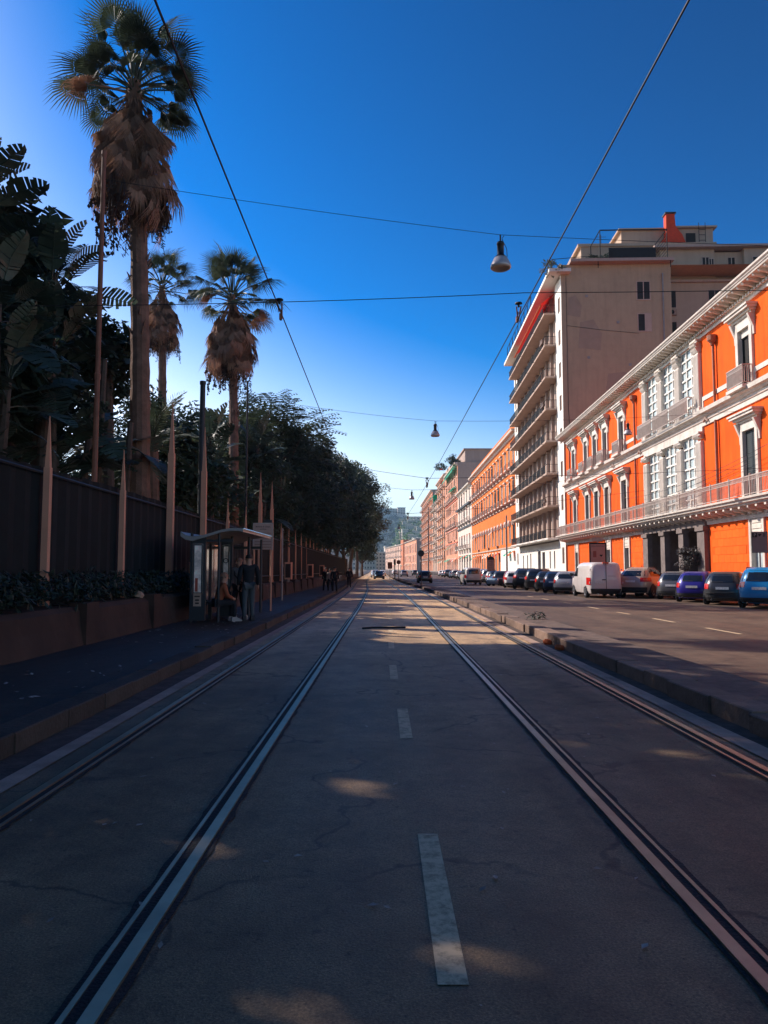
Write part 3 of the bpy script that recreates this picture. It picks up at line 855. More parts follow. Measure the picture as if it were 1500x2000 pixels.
for k, z in enumerate(slabs):
    b = link('balcony', sl_m, M['white2'] if k == 0 else M['peach'], tower, (3.6, 0, z))
    link('railing', rl_m, M['iron'], b, (0, 0, .16))
    n0 = 3 if k in (1, 5) else 1
    for j in range(n0, 30):
        link('railing_panel', panel, M['railpanel'], b, (.15 + j * 1.06, 1.3, .16))
    for j in range(6): link('drain_pipe', drip, M['iron'], b, (2 + j * 5.4, 0, 0))
    if k in (1, 4, 6): link('planter', MB().box(.4, 2.2, 1.38, 1.6, .5, .75).box(.5, .8, 1.4, 1.6, .75, 1.0).box(1.2, 1.6, 1.36, 1.62, .75, 1.1), M['shutter_brown'], b)
    for j in range(9):
        d = link('balcony_door', door_f, M['white2'], tower, (5.6 + j * 3.5, -.45, z + .17))
        link('pane', door_p, M['pane'] if (j + k) % 3 else M['shutter_brown'], d, (0, -.02, 0))
        link('pier', pier, M['stucco_shade'], tower, (7.1 + j * 3.5, -.35, z + .16))
link('roof_slab', MB().box(-1.0, TL + 1.0, -1.0, 1.55, TH + .02, TH + .42), M['white2'], tower)
link('roof_edge', MB().box(-1.0, 4.0, -13.0, -1.0, TH + 1.2, TH + 1.55), M['stucco_shade'], tower)
aw = MB().poly([(5, -.3, TH - .3), (28, -.3, TH - .3), (28, 1.45, TH - 1.7), (5, 1.45, TH - 1.7)]).poly([(5, 1.45, TH - 1.7), (28, 1.45, TH - 1.7), (28, 1.46, TH - 2.05), (5, 1.46, TH - 2.05)])
link('awning', aw, M['awn_red'], tower)
link('awning_roller', MB().tube([(5, 1.5, TH - 1.9), (28, 1.5, TH - 1.9)], .10, 8), M['awn_orange'], tower)
ri = MB()
for a, b in ((-.9, 1.2), (-.9, -4.2), (-.9, -12.6)): ri.tube([(a, b, TH + .4), (a, b, TH + 1.5)], .05, 5)
for u in range(14, 40, 3): ri.tube([(u, 1.2, TH + .4), (u, 1.2, TH + 2.6)], .06, 5).tube([(u, 1.2, TH + 1.4), (u, -.6, TH + 2.6)], .04, 5)
ri.tube([(14, 1.2, TH + 2.6), (38, 1.2, TH + 2.6)], .05, 5).tube([(14, 1.2, TH + 1.4), (38, 1.2, TH + 1.4)], .04, 5)
ri.tube([(-.9, 1.2, TH + 1.5), (-.9, -4.2, TH + 1.9)], .04, 5)
for v in (-4.5, -12.3): ri.tube([(-.8, v, TH + 1.5), (-.8, v, TH + 5.0)], .06, 5).tube([(3.5, v, TH + 1.5), (3.5, v, TH + 5.0)], .06, 5).tube([(-.8, v, TH + 5), (3.5, v, TH + 5)], .06, 5)
ri.tube([(-.8, -4.5, TH + 5), (-.8, -12.3, TH + 5)], .08, 5)
for k in range(8): ri.tube([(-.8, -12.3, TH + 1.6 + k * .4), (3, -12.3, TH + 1.6 + k * .4)], .03, 4)
ri.box(-.7, -.65, -11, -5.5, TH + 1.6, TH + 2.9)
link('terrace_railing', ri, M['iron'], tower)
an = MB().tube([(10, -7.5, 41.6), (10, -7.5, 45.6)], .04, 5).tube([(10, -8.2, 45.3), (10, -6.8, 45.3)], .03, 4).tube([(8, -16.5, 44.6), (8, -16.5, 46.4)], .04, 5)
for k in range(4): an.tube([(5.6, -18.6, 42 + k * .7), (5.6, -19.4, 42 + k * .7)], .04, 4)
an.tube([(5.6, -18.6, 41.7), (5.6, -18.6, 45)], .04, 4).tube([(5.6, -19.4, 41.7), (5.6, -19.4, 45)], .04, 4)
link('antenna', an, M['iron'], tower)

# ------------------------------------------------------------------ further palazzi along the street
def palazzo(name, label, p0, p1, H, cols, floors, wall, trim, depth=14, cornice=True, attic=0.0, side_mat=None, end_pad=1.6):
    rz, L = frame_of(p0, p1)
    t = thing(name, label, 'building', (p0[0], p0[1], 0), rz)
    pitch = (L - 2 * end_pad) / cols
    link('plinth', MB().box(-.02, L + .02, -depth, .06, -2.0, .1), M['portal'], t)
    holes = []
    for (z0, z1, ww, style) in floors:
        for c in range(cols):
            uc = end_pad + pitch * (c + .5); holes.append((uc - ww / 2, uc + ww / 2, z0, z1))
    w_ = wall_holes(0, L, 0, H + attic, holes, .07)
    link('wall', w_, wall, t)
    link('side_wall', shell(MB(), 0, L, 0, H + attic - .02, depth, -.01), side_mat or wall, t)
    if cornice:
        link('cornice', MB().prism([(0, H - 1.0), (.25, H - .95), (.35, H - .55), (.9, H - .45), (1.0, H - .1), (0, H)], 'x', -.1, L + .1), trim, t)
    for fi, (z0, z1, ww, style) in enumerate(floors):
        h = z1 - z0
        key = '%g_%g_' % (ww, h)
        fr = cached('far_frame_' + key + style, lambda: far_frame(ww, h, style))
        pn = cached('far_pane_' + key, lambda: pane_mesh(ww, h))
        for c in range(cols):
            uc = end_pad + pitch * (c + .5)
            wd = link('window', fr, trim, t, (uc, 0, z0))
            link('pane', pn, (M['pane'], M['shutter_brown'], M['shutter'])[rnd.choice((0, 0, 1, 2))] if style != 'shop' else M['dark'], wd, (0, -.05, 0))
            q = rnd.random()
            if style == 'shop':
                if q < .6: link('shop_awning', cached('shop_awn_%g_%g' % (ww, h), lambda: MB().poly([(-ww / 2 - .3, .05, h + .1), (ww / 2 + .3, .05, h + .1), (ww / 2 + .3, 1.1, h - .6), (-ww / 2 - .3, 1.1, h - .6)]).poly([(-ww / 2 - .3, 1.1, h - .6), (ww / 2 + .3, 1.1, h - .6), (ww / 2 + .3, 1.12, h - .85), (-ww / 2 - .3, 1.12, h - .85)])), (M['awn_orange'], M['awn_red'], M['awn_green'], M['trim_pale'], M['pole_dark'])[int(q * 100) % 5], wd)
            elif q < .14: link('awning', cached('far_awn_%g_%g' % (ww, h), lambda: MB().poly([(-ww / 2 - .2, .05, h), (ww / 2 + .2, .05, h), (ww / 2 + .2, 1.0, h - .9), (-ww / 2 - .2, 1.0, h - .9)])), (M['awn_orange'], M['trim_pale'], M['awn_green'])[int(q * 300) % 3], wd)
            elif q < .24: link('air_conditioner', cached('far_ac', lambda: MB().box(-.42, .42, .05, .4, -.75, -.2)), M['concrete'], wd, (ww / 2 + .5, 0, .2))
            elif q < .55: [link('shutter', cached('far_shut_%g' % h, lambda: MB().box(-.25, .25, .035, .09, 0, h)), (M['shutter_brown'], M['shutter'])[int(q * 100) % 2], wd, (sx_ * (ww / 2 + .25), 0, 0)) for sx_ in (-1, 1)]
            if style in ('balcony', 'wide'):
                bl = link('balcony_slab', cached('far_slab_' + key + style, lambda: far_slab(ww, style)), trim, wd, (0, 0, -.1))
                link('balcony_railing', cached('far_rail_' + key + style, lambda: far_rail(ww, style)), M['iron_pale'] if wall is not M['white2'] else M['iron'], wd, (0, 0, -.1))
    return t
def far_frame(w, h, style):
    m = surround(w, h, .26, .03, style == 'plain')
    if style in ('balcony', 'hood'): m.box(-w / 2 - .4, w / 2 + .4, 0, .42, h + .32, h + .55)
    if style == 'arch':
        n = 8
        for k in range(n):
            a, b = math.pi * k / n, math.pi * (k + 1) / n
            r0, r1 = w / 2 + .05, w / 2 + .42
            m.prism([(r0 * math.cos(a), h - .3 + r0 * math.sin(a)), (r1 * math.cos(a), h - .3 + r1 * math.sin(a)), (r1 * math.cos(b), h - .3 + r1 * math.sin(b)), (r0 * math.cos(b), h - .3 + r0 * math.sin(b))], 'y', .1, .34)
    return m
def far_slab(w, style):
    e = .45 if style == 'balcony' else 1.25
    d = .85 if style == 'balcony' else 1.35
    m = MB().box(-w / 2 - e, w / 2 + e, 0, d, -.22, 0)
    if style == 'balcony':
        for s in (-1, 1): m.prism([(0, -.9), (.15, -.85), (.7, -.22), (0, -.22)], 'x', s * w / 2 * .8 - .09, s * w / 2 * .8 + .09)
    return m
def far_rail(w, style):
    e = .42 if style == 'balcony' else 1.2
    d = .80 if style == 'balcony' else 1.3
    m = MB(); x0, x1 = -w / 2 - e, w / 2 + e
    m.box(x0, x1, d - .03, d, .98, 1.03).box(x0, x0 + .03, 0, d, .98, 1.03).box(x1 - .03, x1, 0, d, .98, 1.03)
    n = int((x1 - x0) / .16)
    for k in range(n + 1):
        x = x0 + (x1 - x0) * k / n; m.box(x - .014, x + .014, d - .03, d, 0, .98)
    for k in range(5):
        for x in (x0, x1): m.box(x - .014, x + .014, d * k / 5, d * k / 5 + .03, 0, .98)
    return m
p3 = palazzo('orange_palazzo', 'long four-storey orange palazzo with two rows of small balconies beyond the tall white block', (21.36 + .011 * 125.3, 125.3), (23.52, 197.5), 25.4, 15,
    [(.2, 4.4, 1.7, 'shop'), (5.9, 9.3, 1.3, 'arch'), (13.4, 16.9, 1.25, 'balcony'), (19.3, 22.6, 1.25, 'balcony')], M['orange2'], M['trim_pale'], 14, True, 1.4)
link('shop_front', MB().box(0, 20, 0, .05, 0, 5.0).box(.3, 1, .05, .1, .4, 3), M['white2'], p3, (0, .005, 0))
link('string_course', MB().box(0, 72.2, 0, .2, 5.0, 5.3).box(0, 72.2, 0, .16, 12.6, 12.9).box(0, 72.2, 0, .16, 18.5, 18.8), M['peach'], p3)
p4 = palazzo('ornate_palazzo', 'narrow white ornate palazzo with dark ironwork balconies wedged between orange and pink facades', (23.5, 197.6), (23.45, 233.8), 24.6, 5,
    [(.2, 5.0, 2.6, 'shop'), (7.0, 11.0, 1.7, 'wide'), (14.6, 18.2, 1.7, 'balcony'), (20.0, 22.8, 1.5, 'hood')], pm('ivory_plaster', (0.62, 0.50, 0.41), 0.9, var=.1), M['white'], 14)
link('string_course', MB().box(0, 36, 0, .8, 18.9, 19.4).box(0, 36, 0, .3, 12.9, 13.4), M['pole_dark'], p4)
p5 = palazzo('pink_palazzo', 'pink eight-storey palazzo with green awnings and a brown rooftop storey', (23.45, 234), (23.2, 276), 35.2, 8,
    [(.2, 4.4, 2.2, 'shop'), (6, 8.8, 1.4, 'hood'), (10.6, 13.6, 1.4, 'hood'), (15.2, 18.2, 1.4, 'balcony'), (19.9, 22.9, 1.4, 'plain'), (24.4, 27.0, 1.4, 'balcony'), (28.4, 30.8, 1.4, 'plain'), (31.8, 33.8, 1.4, 'plain')],
    pm('pink_plaster', (0.62, 0.25, 0.14), 0.9, var=0.1, scale=0.4, streak=0.15), M['trim_pale'], 30, True, 0, M['stucco_shade'])
link('string_course', MB().box(0, 42, 0, .25, 14, 14.4).box(0, 42, 0, .25, 9.6, 9.9).box(0, 42, 0, .25, 23.4, 23.8), pm('rose_stucco', (0.58, 0.16, 0.09), 0.9), p5)
link('penthouse', MB().box(.5, 38, -24, -2.5, 35.2, 39.2).box(0, 38.5, -24.5, -2, 39.2, 39.6), M['stucco_shade'], p5)
link('awning', MB().poly([(2, 0, 34.6), (40, 0, 34.6), (40, 1.6, 33.0), (2, 1.6, 33.0)]).poly([(2, 1.6, 33.0), (40, 1.6, 33.0), (40, 1.62, 32.5), (2, 1.62, 32.5)]), M['awn_green'], p5)
link('awning', MB().poly([(4, 0, 28.0), (22, 0, 28.0), (22, 1.4, 27.2), (4, 1.4, 27.2)]), M['awn_green'], p5)
for v, z in ((-6, 25.5), (-6.2, 30)): link('window', MB().box(-.05, 0, v - .7, v + .7, z, z + 3), M['pane'], p5)
p6 = palazzo('balcony_block', 'brown nine-storey block of stacked wide balconies with one orange awning at the top', (23.2, 276.2), (22.9, 316), 37.0, 4,
    [(.2, 4.2, 3.0, 'shop')] + [(5.4 + 3.9 * k, 8.0 + 3.9 * k, 3.2, 'wide') for k in range(8)], pm('brown_plaster', (0.52, 0.23, 0.125), 0.9, var=0.12, scale=0.4), M['trim_pale'], 20, True, 0, M['stucco_shade'])
link('awning', MB().poly([(12, 0, 36.4), (24, 0, 36.4), (24, 1.5, 34.4), (12, 1.5, 34.4)]), M['awn_orange'], p6)
link('penthouse', MB().box(4, 30, -14, -2, 37, 40.5), M['peach'], p6)
p7 = palazzo('grey_block', 'low grey block with a green awning on its roof terrace', (22.9, 316.2), (22.6, 343), 30.0, 3,
    [(.2, 4.2, 2.6, 'shop')] + [(5.2 + 3.6 * k, 7.8 + 3.6 * k, 2.6, 'wide') for k in range(7)], pm('grey_plaster', (0.48, 0.30, 0.21), 0.9, var=0.1), M['white'], 20)
link('awning', MB().poly([(3, 0, 34.0), (22, 0, 34.0), (22, 3.0, 31.2), (3, 3.0, 31.2)]).box(3, 22, -4, 0, 30, 34), M['awn_green'], p7)
p8 = palazzo('end_block', 'tall brown block with curved white balconies closing the right-hand row', (22.6, 343.2), (22.2, 434), 38.0, 9,
    [(.2, 4.2, 3.0, 'shop')] + [(5.4 + 4.0 * k, 8.2 + 4.0 * k, 3.0, 'wide') for k in range(8)], pm('rust_plaster', (0.52, 0.19, 0.09), 0.9, var=0.12), M['trim_pale'], 22, True, 0, M['stucco_shade'])
p9 = palazzo('coral_palazzo', 'low coral palazzo with tall pale windows at the far end of the street', (21.0, 478), (15.6, 562), 20.5, 8,
    [(.2, 4.0, 3.0, 'shop'), (5.4, 9.6, 2.6, 'hood'), (11.6, 17.0, 2.8, 'hood')], pm('coral_plaster', (0.62, 0.27, 0.16), 0.9, var=0.1), M['white'], 20, True, 0, M['stucco_shade'])
p10 = palazzo('pale_palazzo', 'pale pink four-storey palazzo farthest down the street', (15.0, 566), (1.5, 700), 20.0, 11,
    [(.2, 3.6, 3.4, 'shop'), (5.0, 8.4, 3.0, 'plain'), (10.0, 13.2, 3.0, 'balcony'), (14.8, 18.0, 3.0, 'balcony')], pm('blush_plaster', (0.62, 0.40, 0.30), 0.9, var=0.1), M['white'], 20)
link('side_tower', MB().box(-2, 14, -16, .5, 0, 23.0), pm('terracotta_plaster', (0.50, 0.17, 0.08), 0.9, var=0.1), p10)

# ------------------------------------------------------------------ left side: low wall, fence of spikes, screens, shrubs
FX = -6.2
wallm = MB()
lw = thing('low_wall', 'low brown planter wall with rough plaster along the dark left pavement', 'wall')
y = 2.0
while y < 150:
    L = 3.94
    h = .86 + rnd.uniform(-.03, .03)
    seg = MB()
    n = 6
    rows = []
    for k in range(n + 1):
        yy_ = y + L * k / n; j = rnd.uniform(-.03, .03)
        rows.append([(-6.45, yy_, h + gz(yy_)), (-5.62, yy_, h + gz(yy_)), (-5.52 + j, yy_, h - .08 + gz(yy_)), (-5.50 + j * .6, yy_, .5 + gz(yy_)), (-5.42 + j, yy_, .1 + gz(yy_))])
    seg.grid([r for r in rows])
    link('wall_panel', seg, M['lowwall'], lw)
    if y < 60: link('pier', MB().box(-5.72, -5.40, y - .28, y + .28, .1 + gz(y), h + .05 + gz(y)), M['lowwall'], lw)
    y += L
fence = thing('fence', 'long dark screened fence with pale pink tapering spikes along the left pavement', 'fence')
def spike(h, r):
    m = MB(); hb = h * .72
    for (z0, r0), (z1, r1) in zip(((0, r), (hb, r * .92), (hb + .02, r * .74), (h, .006)), ((hb, r * .92), (hb + .02, r * .74), (h, .006))):
        b = len(m.v)
        for z, q in ((z0, r0), (z1, r1)): m.v += [(-q, -q, z), (q, -q, z), (q, q, z), (-q, q, z)]
        for k in range(4): m.f.append((b + k, b + (k + 1) % 4, b + 4 + (k + 1) % 4, b + 4 + k))
    m.box(-r * .9, r * .9, -r * .9, r * .9, hb - .03, hb + .015)
    m.box(-r * 1.2, r * 1.2, -r * 1.2, r * 1.2, 0, .12)
    m.box(-r * .25, r * .25, r, r * 1.4, h * .3, h * .3 + .06)
    return m
sp_s = cached('short_spike', lambda: spike(3.5, .062)); sp_t = cached('tall_spike', lambda: spike(5.6, .092))
kinds = {0: 's', 1: 's', 2: 't', 3: 't', 4: 's', 5: 's', 6: 't', 7: 's', 8: 't', 9: 's'}
for i in range(-2, 36):
    y = 13.55 + 3.93 * i
    k = 't' if i % 4 in (2, 3) and i < 8 else 's'
    link('spike_post', sp_t if k == 't' else sp_s, M['post'], fence, (FX + bend(y) * .6, y, .86 + gz(y)))
for i in range(-4, 30):
    y = 11.6 + 3.93 * i
    top = 3.42 + rnd.uniform(-.03, .05)
    scr = MB(); n = 14; rows = []
    for k in range(n + 1):
        yy_ = y + 3.93 * k / n
        x = FX - .16 + (.02 if k % 2 else -.02)
        rows.append([(x, yy_, .8 + gz(y)), (x, yy_, top + gz(y) + rnd.uniform(-.02, .02))])
    scr.grid(rows); 
    link('screen_panel', scr, M['screen'], fence)
link('fence_rail', MB().tube([(FX - .1, y, 3.3 + gz(y)) for y in (2, 20, 40, 60, 80, 110)], .03, 5).tube([(FX - .1, y, 1.2 + gz(y)) for y in (2, 20, 40, 60, 80, 110)], .03, 5), M['pole_dark'], fence)

# ------------------------------------------------------------------ foliage
def leaf_cloud(clumps, per, size, aspect=.45, flat=.5, rs=rnd):
    m = MB()
    for (cx, cy, cz, r) in clumps:
        for _ in range(per):
            while True:
                x, y, z = rs.uniform(-1, 1), rs.uniform(-1, 1), rs.uniform(-1, 1)
                if x * x + y * y + z * z < 1: break
            p = Vector((cx + x * r, cy + y * r, cz + z * r * .8))
            d = Vector((x + rs.uniform(-.8, .8), y + rs.uniform(-.8, .8), rs.uniform(-.9, .35)))
            if d.length < .05: d = Vector((1, 0, 0))
            d.normalize()
            s = d.cross(Vector((rs.uniform(-.6, .6), rs.uniform(-.6, .6), 1))).normalized()
            L = size * rs.uniform(.6, 1.3); w = L * aspect * .5
            u = s.cross(d) * L * .12
            m.poly([p, p + d * L * .5 + s * w - u, p + d * L, p + d * L * .5 - s * w - u])
    return m
def crown_clumps(rx, ry, rz, n, r0, r1, rs, bottom=-.75):
    out = []
    while len(out) < n:
        x, y, z = rs.uniform(-1, 1), rs.uniform(-1, 1), rs.uniform(-1, 1)
        q = x * x + y * y + z * z
        if q > 1 or q < .22 or z < bottom: continue
        k = 1 + .18 * math.sin(5 * x + 3 * y) * math.cos(4 * z)
        out.append((x * rx * k, y * ry * k, z * rz * k, rs.uniform(r0, r1)))
    return out
rs1 = random.Random(11)
CROWN = {
 'a': leaf_cloud(crown_clumps(3.4, 3.6, 5.4, 95, .7, 1.15, rs1), 105, .42, .5, rs=rs1).mesh('crown_a'),
 'b': leaf_cloud(crown_clumps(3.5, 3.5, 4.6, 85, .6, 1.1, rs1), 115, .38, .4, rs=rs1).mesh('crown_b'),
 'c': leaf_cloud(crown_clumps(3.2, 3.2, 5.0, 62, .55, 1.0, rs1), 110, .36, .42, rs=rs1).mesh('crown_c'),
 'd': leaf_cloud(crown_clumps(3.0, 3.0, 3.6, 60, .7, 1.2, rs1), 70, .62, .5, rs=rs1).mesh('crown_d'),
}
# feathery sprays standing out of one crown
def spray_mesh(seed):
    rs = random.Random(seed); m = MB()
    for _ in range(46):
        a, e = rs.uniform(0, 6.28), rs.uniform(-.2, 1.1)
        base = Vector((math.cos(a) * 1.8 * math.cos(e), math.sin(a) * 1.8 * math.cos(e), 1.8 * math.sin(e)))
        d = Vector((math.cos(a + rs.uniform(-.4, .4)), math.sin(a), .35 + rs.uniform(-.3, .4))).normalized()
        for t in range(7):
            q = base + d * (t * .28) - Vector((0, 0, .03 * t * t * .4))
            for s_ in (-1, 1):
                sv = d.cross(Vector((0, 0, 1))).normalized() * s_
                for u_ in range(3):
                    b_ = q + sv * .12 * u_
                    dd = (sv + d * .6 + Vector((rs.uniform(-.3, .3), rs.uniform(-.3, .3), -.25))).normalized() * .26
                    w = d * .05
                    m.poly([b_, b_ + dd * .5 + w, b_ + dd, b_ + dd * .5 - w])
    return m.mesh('spray_%d' % seed)
SPRAY = [spray_mesh(3), spray_mesh(4)]
def trunk_mesh(h, r, seed, limbs=5, crown_h=4):
    rs = random.Random(seed); m = MB()
    m.tube([(0, 0, 0), (rs.uniform(-.1, .1), rs.uniform(-.1, .1), h * .4), (rs.uniform(-.25, .25), rs.uniform(-.25, .25), h), (0, 0, h + crown_h)], [r * 1.25, r, r * .75, r * .2], 9)
    for k in range(limbs):
        a = 6.28 * k / limbs + rs.uniform(-.4, .4); z = h * rs.uniform(.75, 1.1)
        m.tube([(0, 0, z), (math.cos(a) * 1.2, math.sin(a) * 1.2, z + 1.4), (math.cos(a) * 2.4, math.sin(a) * 2.4, z + 3.2)], [r * .5, r * .32, r * .08], 6)
    return m
TRUNK = {'a': cached('trunk_a', lambda: trunk_mesh(3.2, .24, 1, 6, 6)), 'b': cached('trunk_b', lambda: trunk_mesh(5.0, .2, 2, 5, 6))}
def tree(x, y, z, kind, s, mat, label, group=None, trunk='a', sx=1.0):
    t = thing('tree', label, 'tree', (x, y, z), rnd.uniform(0, 6.28), group)
    t.scale = (s * sx, s * sx, s)
    tr = link('trunk', TRUNK[trunk], M['trunk'], t)
    link('crown', CROWN[kind], M[mat], t, (0, 0, 7.4 if trunk == 'a' else 8.6))
    return t
ROWL = 'leafy street tree in the dense row rising behind the left fence'
ROWG = 'street trees in the row behind the left fence'
rows = [  # x, y, kind, scale, material, label
 (-8.6, 47, 'a', .86, 'leaf_b', 'first street tree of the dense left row, beyond the right-hand palm'), (-8.0, 58.5, 'b', 1.1, 'leaf_a', 'dark street tree second in the left row, under the feathery sprays'),
 (-7.7, 70, 'a', 1.2, 'leaf_a', 'tall dark street tree third in the left row'), (-7.4, 82, 'b', 1.22, 'leaf_b', 'street tree fourth in the left row'),
 (-7.1, 94, 'a', 1.36, 'leaf_a', 'dark street tree fifth in the left row'), (-6.9, 107, 'b', 1.5, 'leaf_a', 'street tree sixth in the left row, leaning over the pavement'),
 (-6.5, 120, 'a', 1.52, 'leaf_b', 'street tree seventh in the left row'), (-6.0, 134, 'b', 1.72, 'leaf_b', 'last dark street tree before the pale airy one at the end of the left row')]
for x, y, k, s, mt, lb in rows: tree(x, y, .15, k, s, mt, lb, ROWG, sx=.95)
for i_, (x, y, k, s, mt) in enumerate(((-12.6, 62.4, 'a', 1.25, 'leaf_a'), (-12.3, 74, 'b', 1.3, 'leaf_a'), (-12, 86, 'a', 1.3, 'leaf_a'), (-12, 98, 'b', 1.3, 'leaf_a'), (-11.6, 111, 'a', 1.3, 'leaf_a'), (-13.2, 51, 'a', 1.0, 'leaf_a'), (-17.5, 54, 'b', 1.0, 'leaf_a'))):
    tree(x, y, .1, k, s, mt, 'dark tree crowding behind the left row, %s of that rank' % ('first', 'second', 'third', 'fourth', 'fifth', 'nearest', 'rearmost')[i_], 'dark trees in the second rank of the park')
pt = tree(-5.6, 152, .15, 'c', 1.62, 'leaf_c', 'pale airy tree at the far end of the left row, standing clear against the sky', trunk='b', sx=.95)
pt.rotation_euler.z = .3
for ch_ in pt.children:
    if ch_.name.startswith('crown'): ch_.location.x = 1.2
tree(-5.2, 176, .15, 'a', 1.15, 'leaf_b', 'low rounded tree under the pale airy one at the far end of the left row')
tree(-6.2, 205, .15, 'b', 1.2, 'leaf_b', 'farthest street tree of the left row, at the bend of the street')
t = thing('tree', 'feathery tree with drooping sprays arching out above the dark row, right of the third palm', 'tree', (-8.2, 57.5, .2), .4)
link('trunk', cached('trunk_tall', lambda: trunk_mesh(9, .2, 5, 6, 4)), M['trunk'], t)
for k, (dx, dy, dz, s, r) in enumerate(((0, 0, 12.3, 1.15, 0), (1.6, -.6, 12.0, 1.0, 1.3), (-1.8, .5, 11.6, 1.0, 2.2), (.6, 1.4, 10.6, 1.2, 3.0), (1.9, .8, 10.2, .9, 4.0), (-1.2, -1.2, 13.3, .8, .7), (-2.8, -1.5, 10.9, 1.0, 5.2))):
    link('crown', SPRAY[k % 2], M['leaf_b'], t, (dx, dy, dz), (0, 0, r), s)

# dark mass behind the near fence, and the park trees beside the camera that shade the road
for x, y, k, s, mt, lb in (
  (-12.2, 21.5, 'd', 1.02, 'leaf_a', 'broad dark tree among the banana plants behind the near fence'),
  (-13.8, 27.5, 'd', 1.12, 'leaf_a', 'dark bushy tree behind the tallest palm trunk'),
  (-10.8, 17.0, 'd', .74, 'leaf_a', 'lower dark tree overhanging the first short spike of the fence'),
  (-16.8, 22, 'a', 1.2, 'leaf_a', 'tall dark tree at the very left edge behind the fence'),
  (-9.6, 33.5, 'd', .72, 'leaf_b', 'small dense tree filling the gap between the tall palm and the bus shelter'),
  (-12.0, 36, 'b', .85, 'leaf_a', 'middling dark tree behind the bus shelter'),
  (-9.6, 39.5, 'd', .72, 'leaf_b', 'bushy tree at the foot of the right-hand palm')):
    tree(x, y, .1, k, s, mt, lb, trunk='b' if y < 29 else 'a')
for x, y, s in ((-13.5, 6.5, 1.4), (-16.4, 14.0, 1.5), (-12.5, -1.0, 1.3), (-12.0, 10.8, 1.15), (-18, 19, 1.55), (-17, 2, 1.4)):
    tree(x, y, .1, rnd.choice('ab'), s, 'leaf_a', 'park tree shading the road from behind the near end of the fence', 'park trees beside the near fence')

# fan palms
def fan_leaf(seed, Lp, Rr, n=30, spread=118, droop=.22, closed=1.0):
    rs = random.Random(seed); m = MB()
    m.tube([(0, 0, 0), (Lp * .5, 0, .06), (Lp, 0, 0)], [.035, .026, .018], 5, False)
    da = 2 * R(spread) / n
    for k in range(n):
        a = -R(spread) + da * (k + .5)
        a *= closed
        rr = Rr * (1 - .22 * abs(a / R(spread))) * rs.uniform(.9, 1.06)
        def P(r, off, lift=0):
            aa = a + off
            tw = rs.uniform(-.02, .02)
            return (Lp + r * math.cos(aa), r * math.sin(aa), -droop * (r / Rr) ** 2.2 * Rr * (1 + .3 * abs(a)) + lift + tw * r)
        w = da * .52 * max(closed, .5)
        r1, r2 = rr * .46, rr * .74
        m.poly([P(.03, 0), P(r1, -w), P(r1, 0, .05)]); m.poly([P(.03, 0), P(r1, 0, .05), P(r1, w)])
        tip = P(rr, rs.uniform(-.02, .02), -.12 * rr * rs.uniform(0, 1.6))
        m.poly([P(r1, -w), P(r2, -w * .42), P(r2, w * .42), P(r1, w)]); m.poly([P(r2, -w * .42), tip, P(r2, w * .42)])
    return m.mesh('fan_leaf_%d' % seed)
FAN = [fan_leaf(20 + k, 1.35, 1.0, 30, 105, .2 + .1 * k) for k in range(4)]
DEAD = [fan_leaf(40 + k, .75, 1.45, 20, 95, .35, .27) for k in range(4)]
def fruit_mesh(seed):
    rs = random.Random(seed); m = MB()
    for k in range(5):
        x, y = rs.uniform(-.18, .18), rs.uniform(-.18, .18)
        L = rs.uniform(1.3, 2.3)
        pts = [(x * t * 2, y * t * 2, -L * t) for t in (0, .3, .6, 1)]
        m.tube(pts, .012, 4, False)
        for q in range(26):
            t = rs.uniform(.35, 1); p = (x * t * 2 + rs.uniform(-.09, .09), y * t * 2 + rs.uniform(-.09, .09), -L * t)
            d = rs.uniform(.03, .06)
            m.poly([(p[0] - d, p[1], p[2]), (p[0], p[1] - d, p[2] - d), (p[0] + d, p[1], p[2]), (p[0], p[1] + d, p[2] + d)])
    return m.mesh('fruit_%d' % seed)
FRUIT = [fruit_mesh(1), fruit_mesh(2)]
def orient(d, roll):
    d = d.normalized()
    up = Vector((0, 0, 1)) - d * d.z
    if up.length < .05: up = Vector((1, 0, 0)) - d * d.x
    up.normalize()
    s = up.cross(d)
    m = Matrix((d, s, up)).transposed()
    return (m @ Matrix.Rotation(roll, 3, 'X')).to_euler()
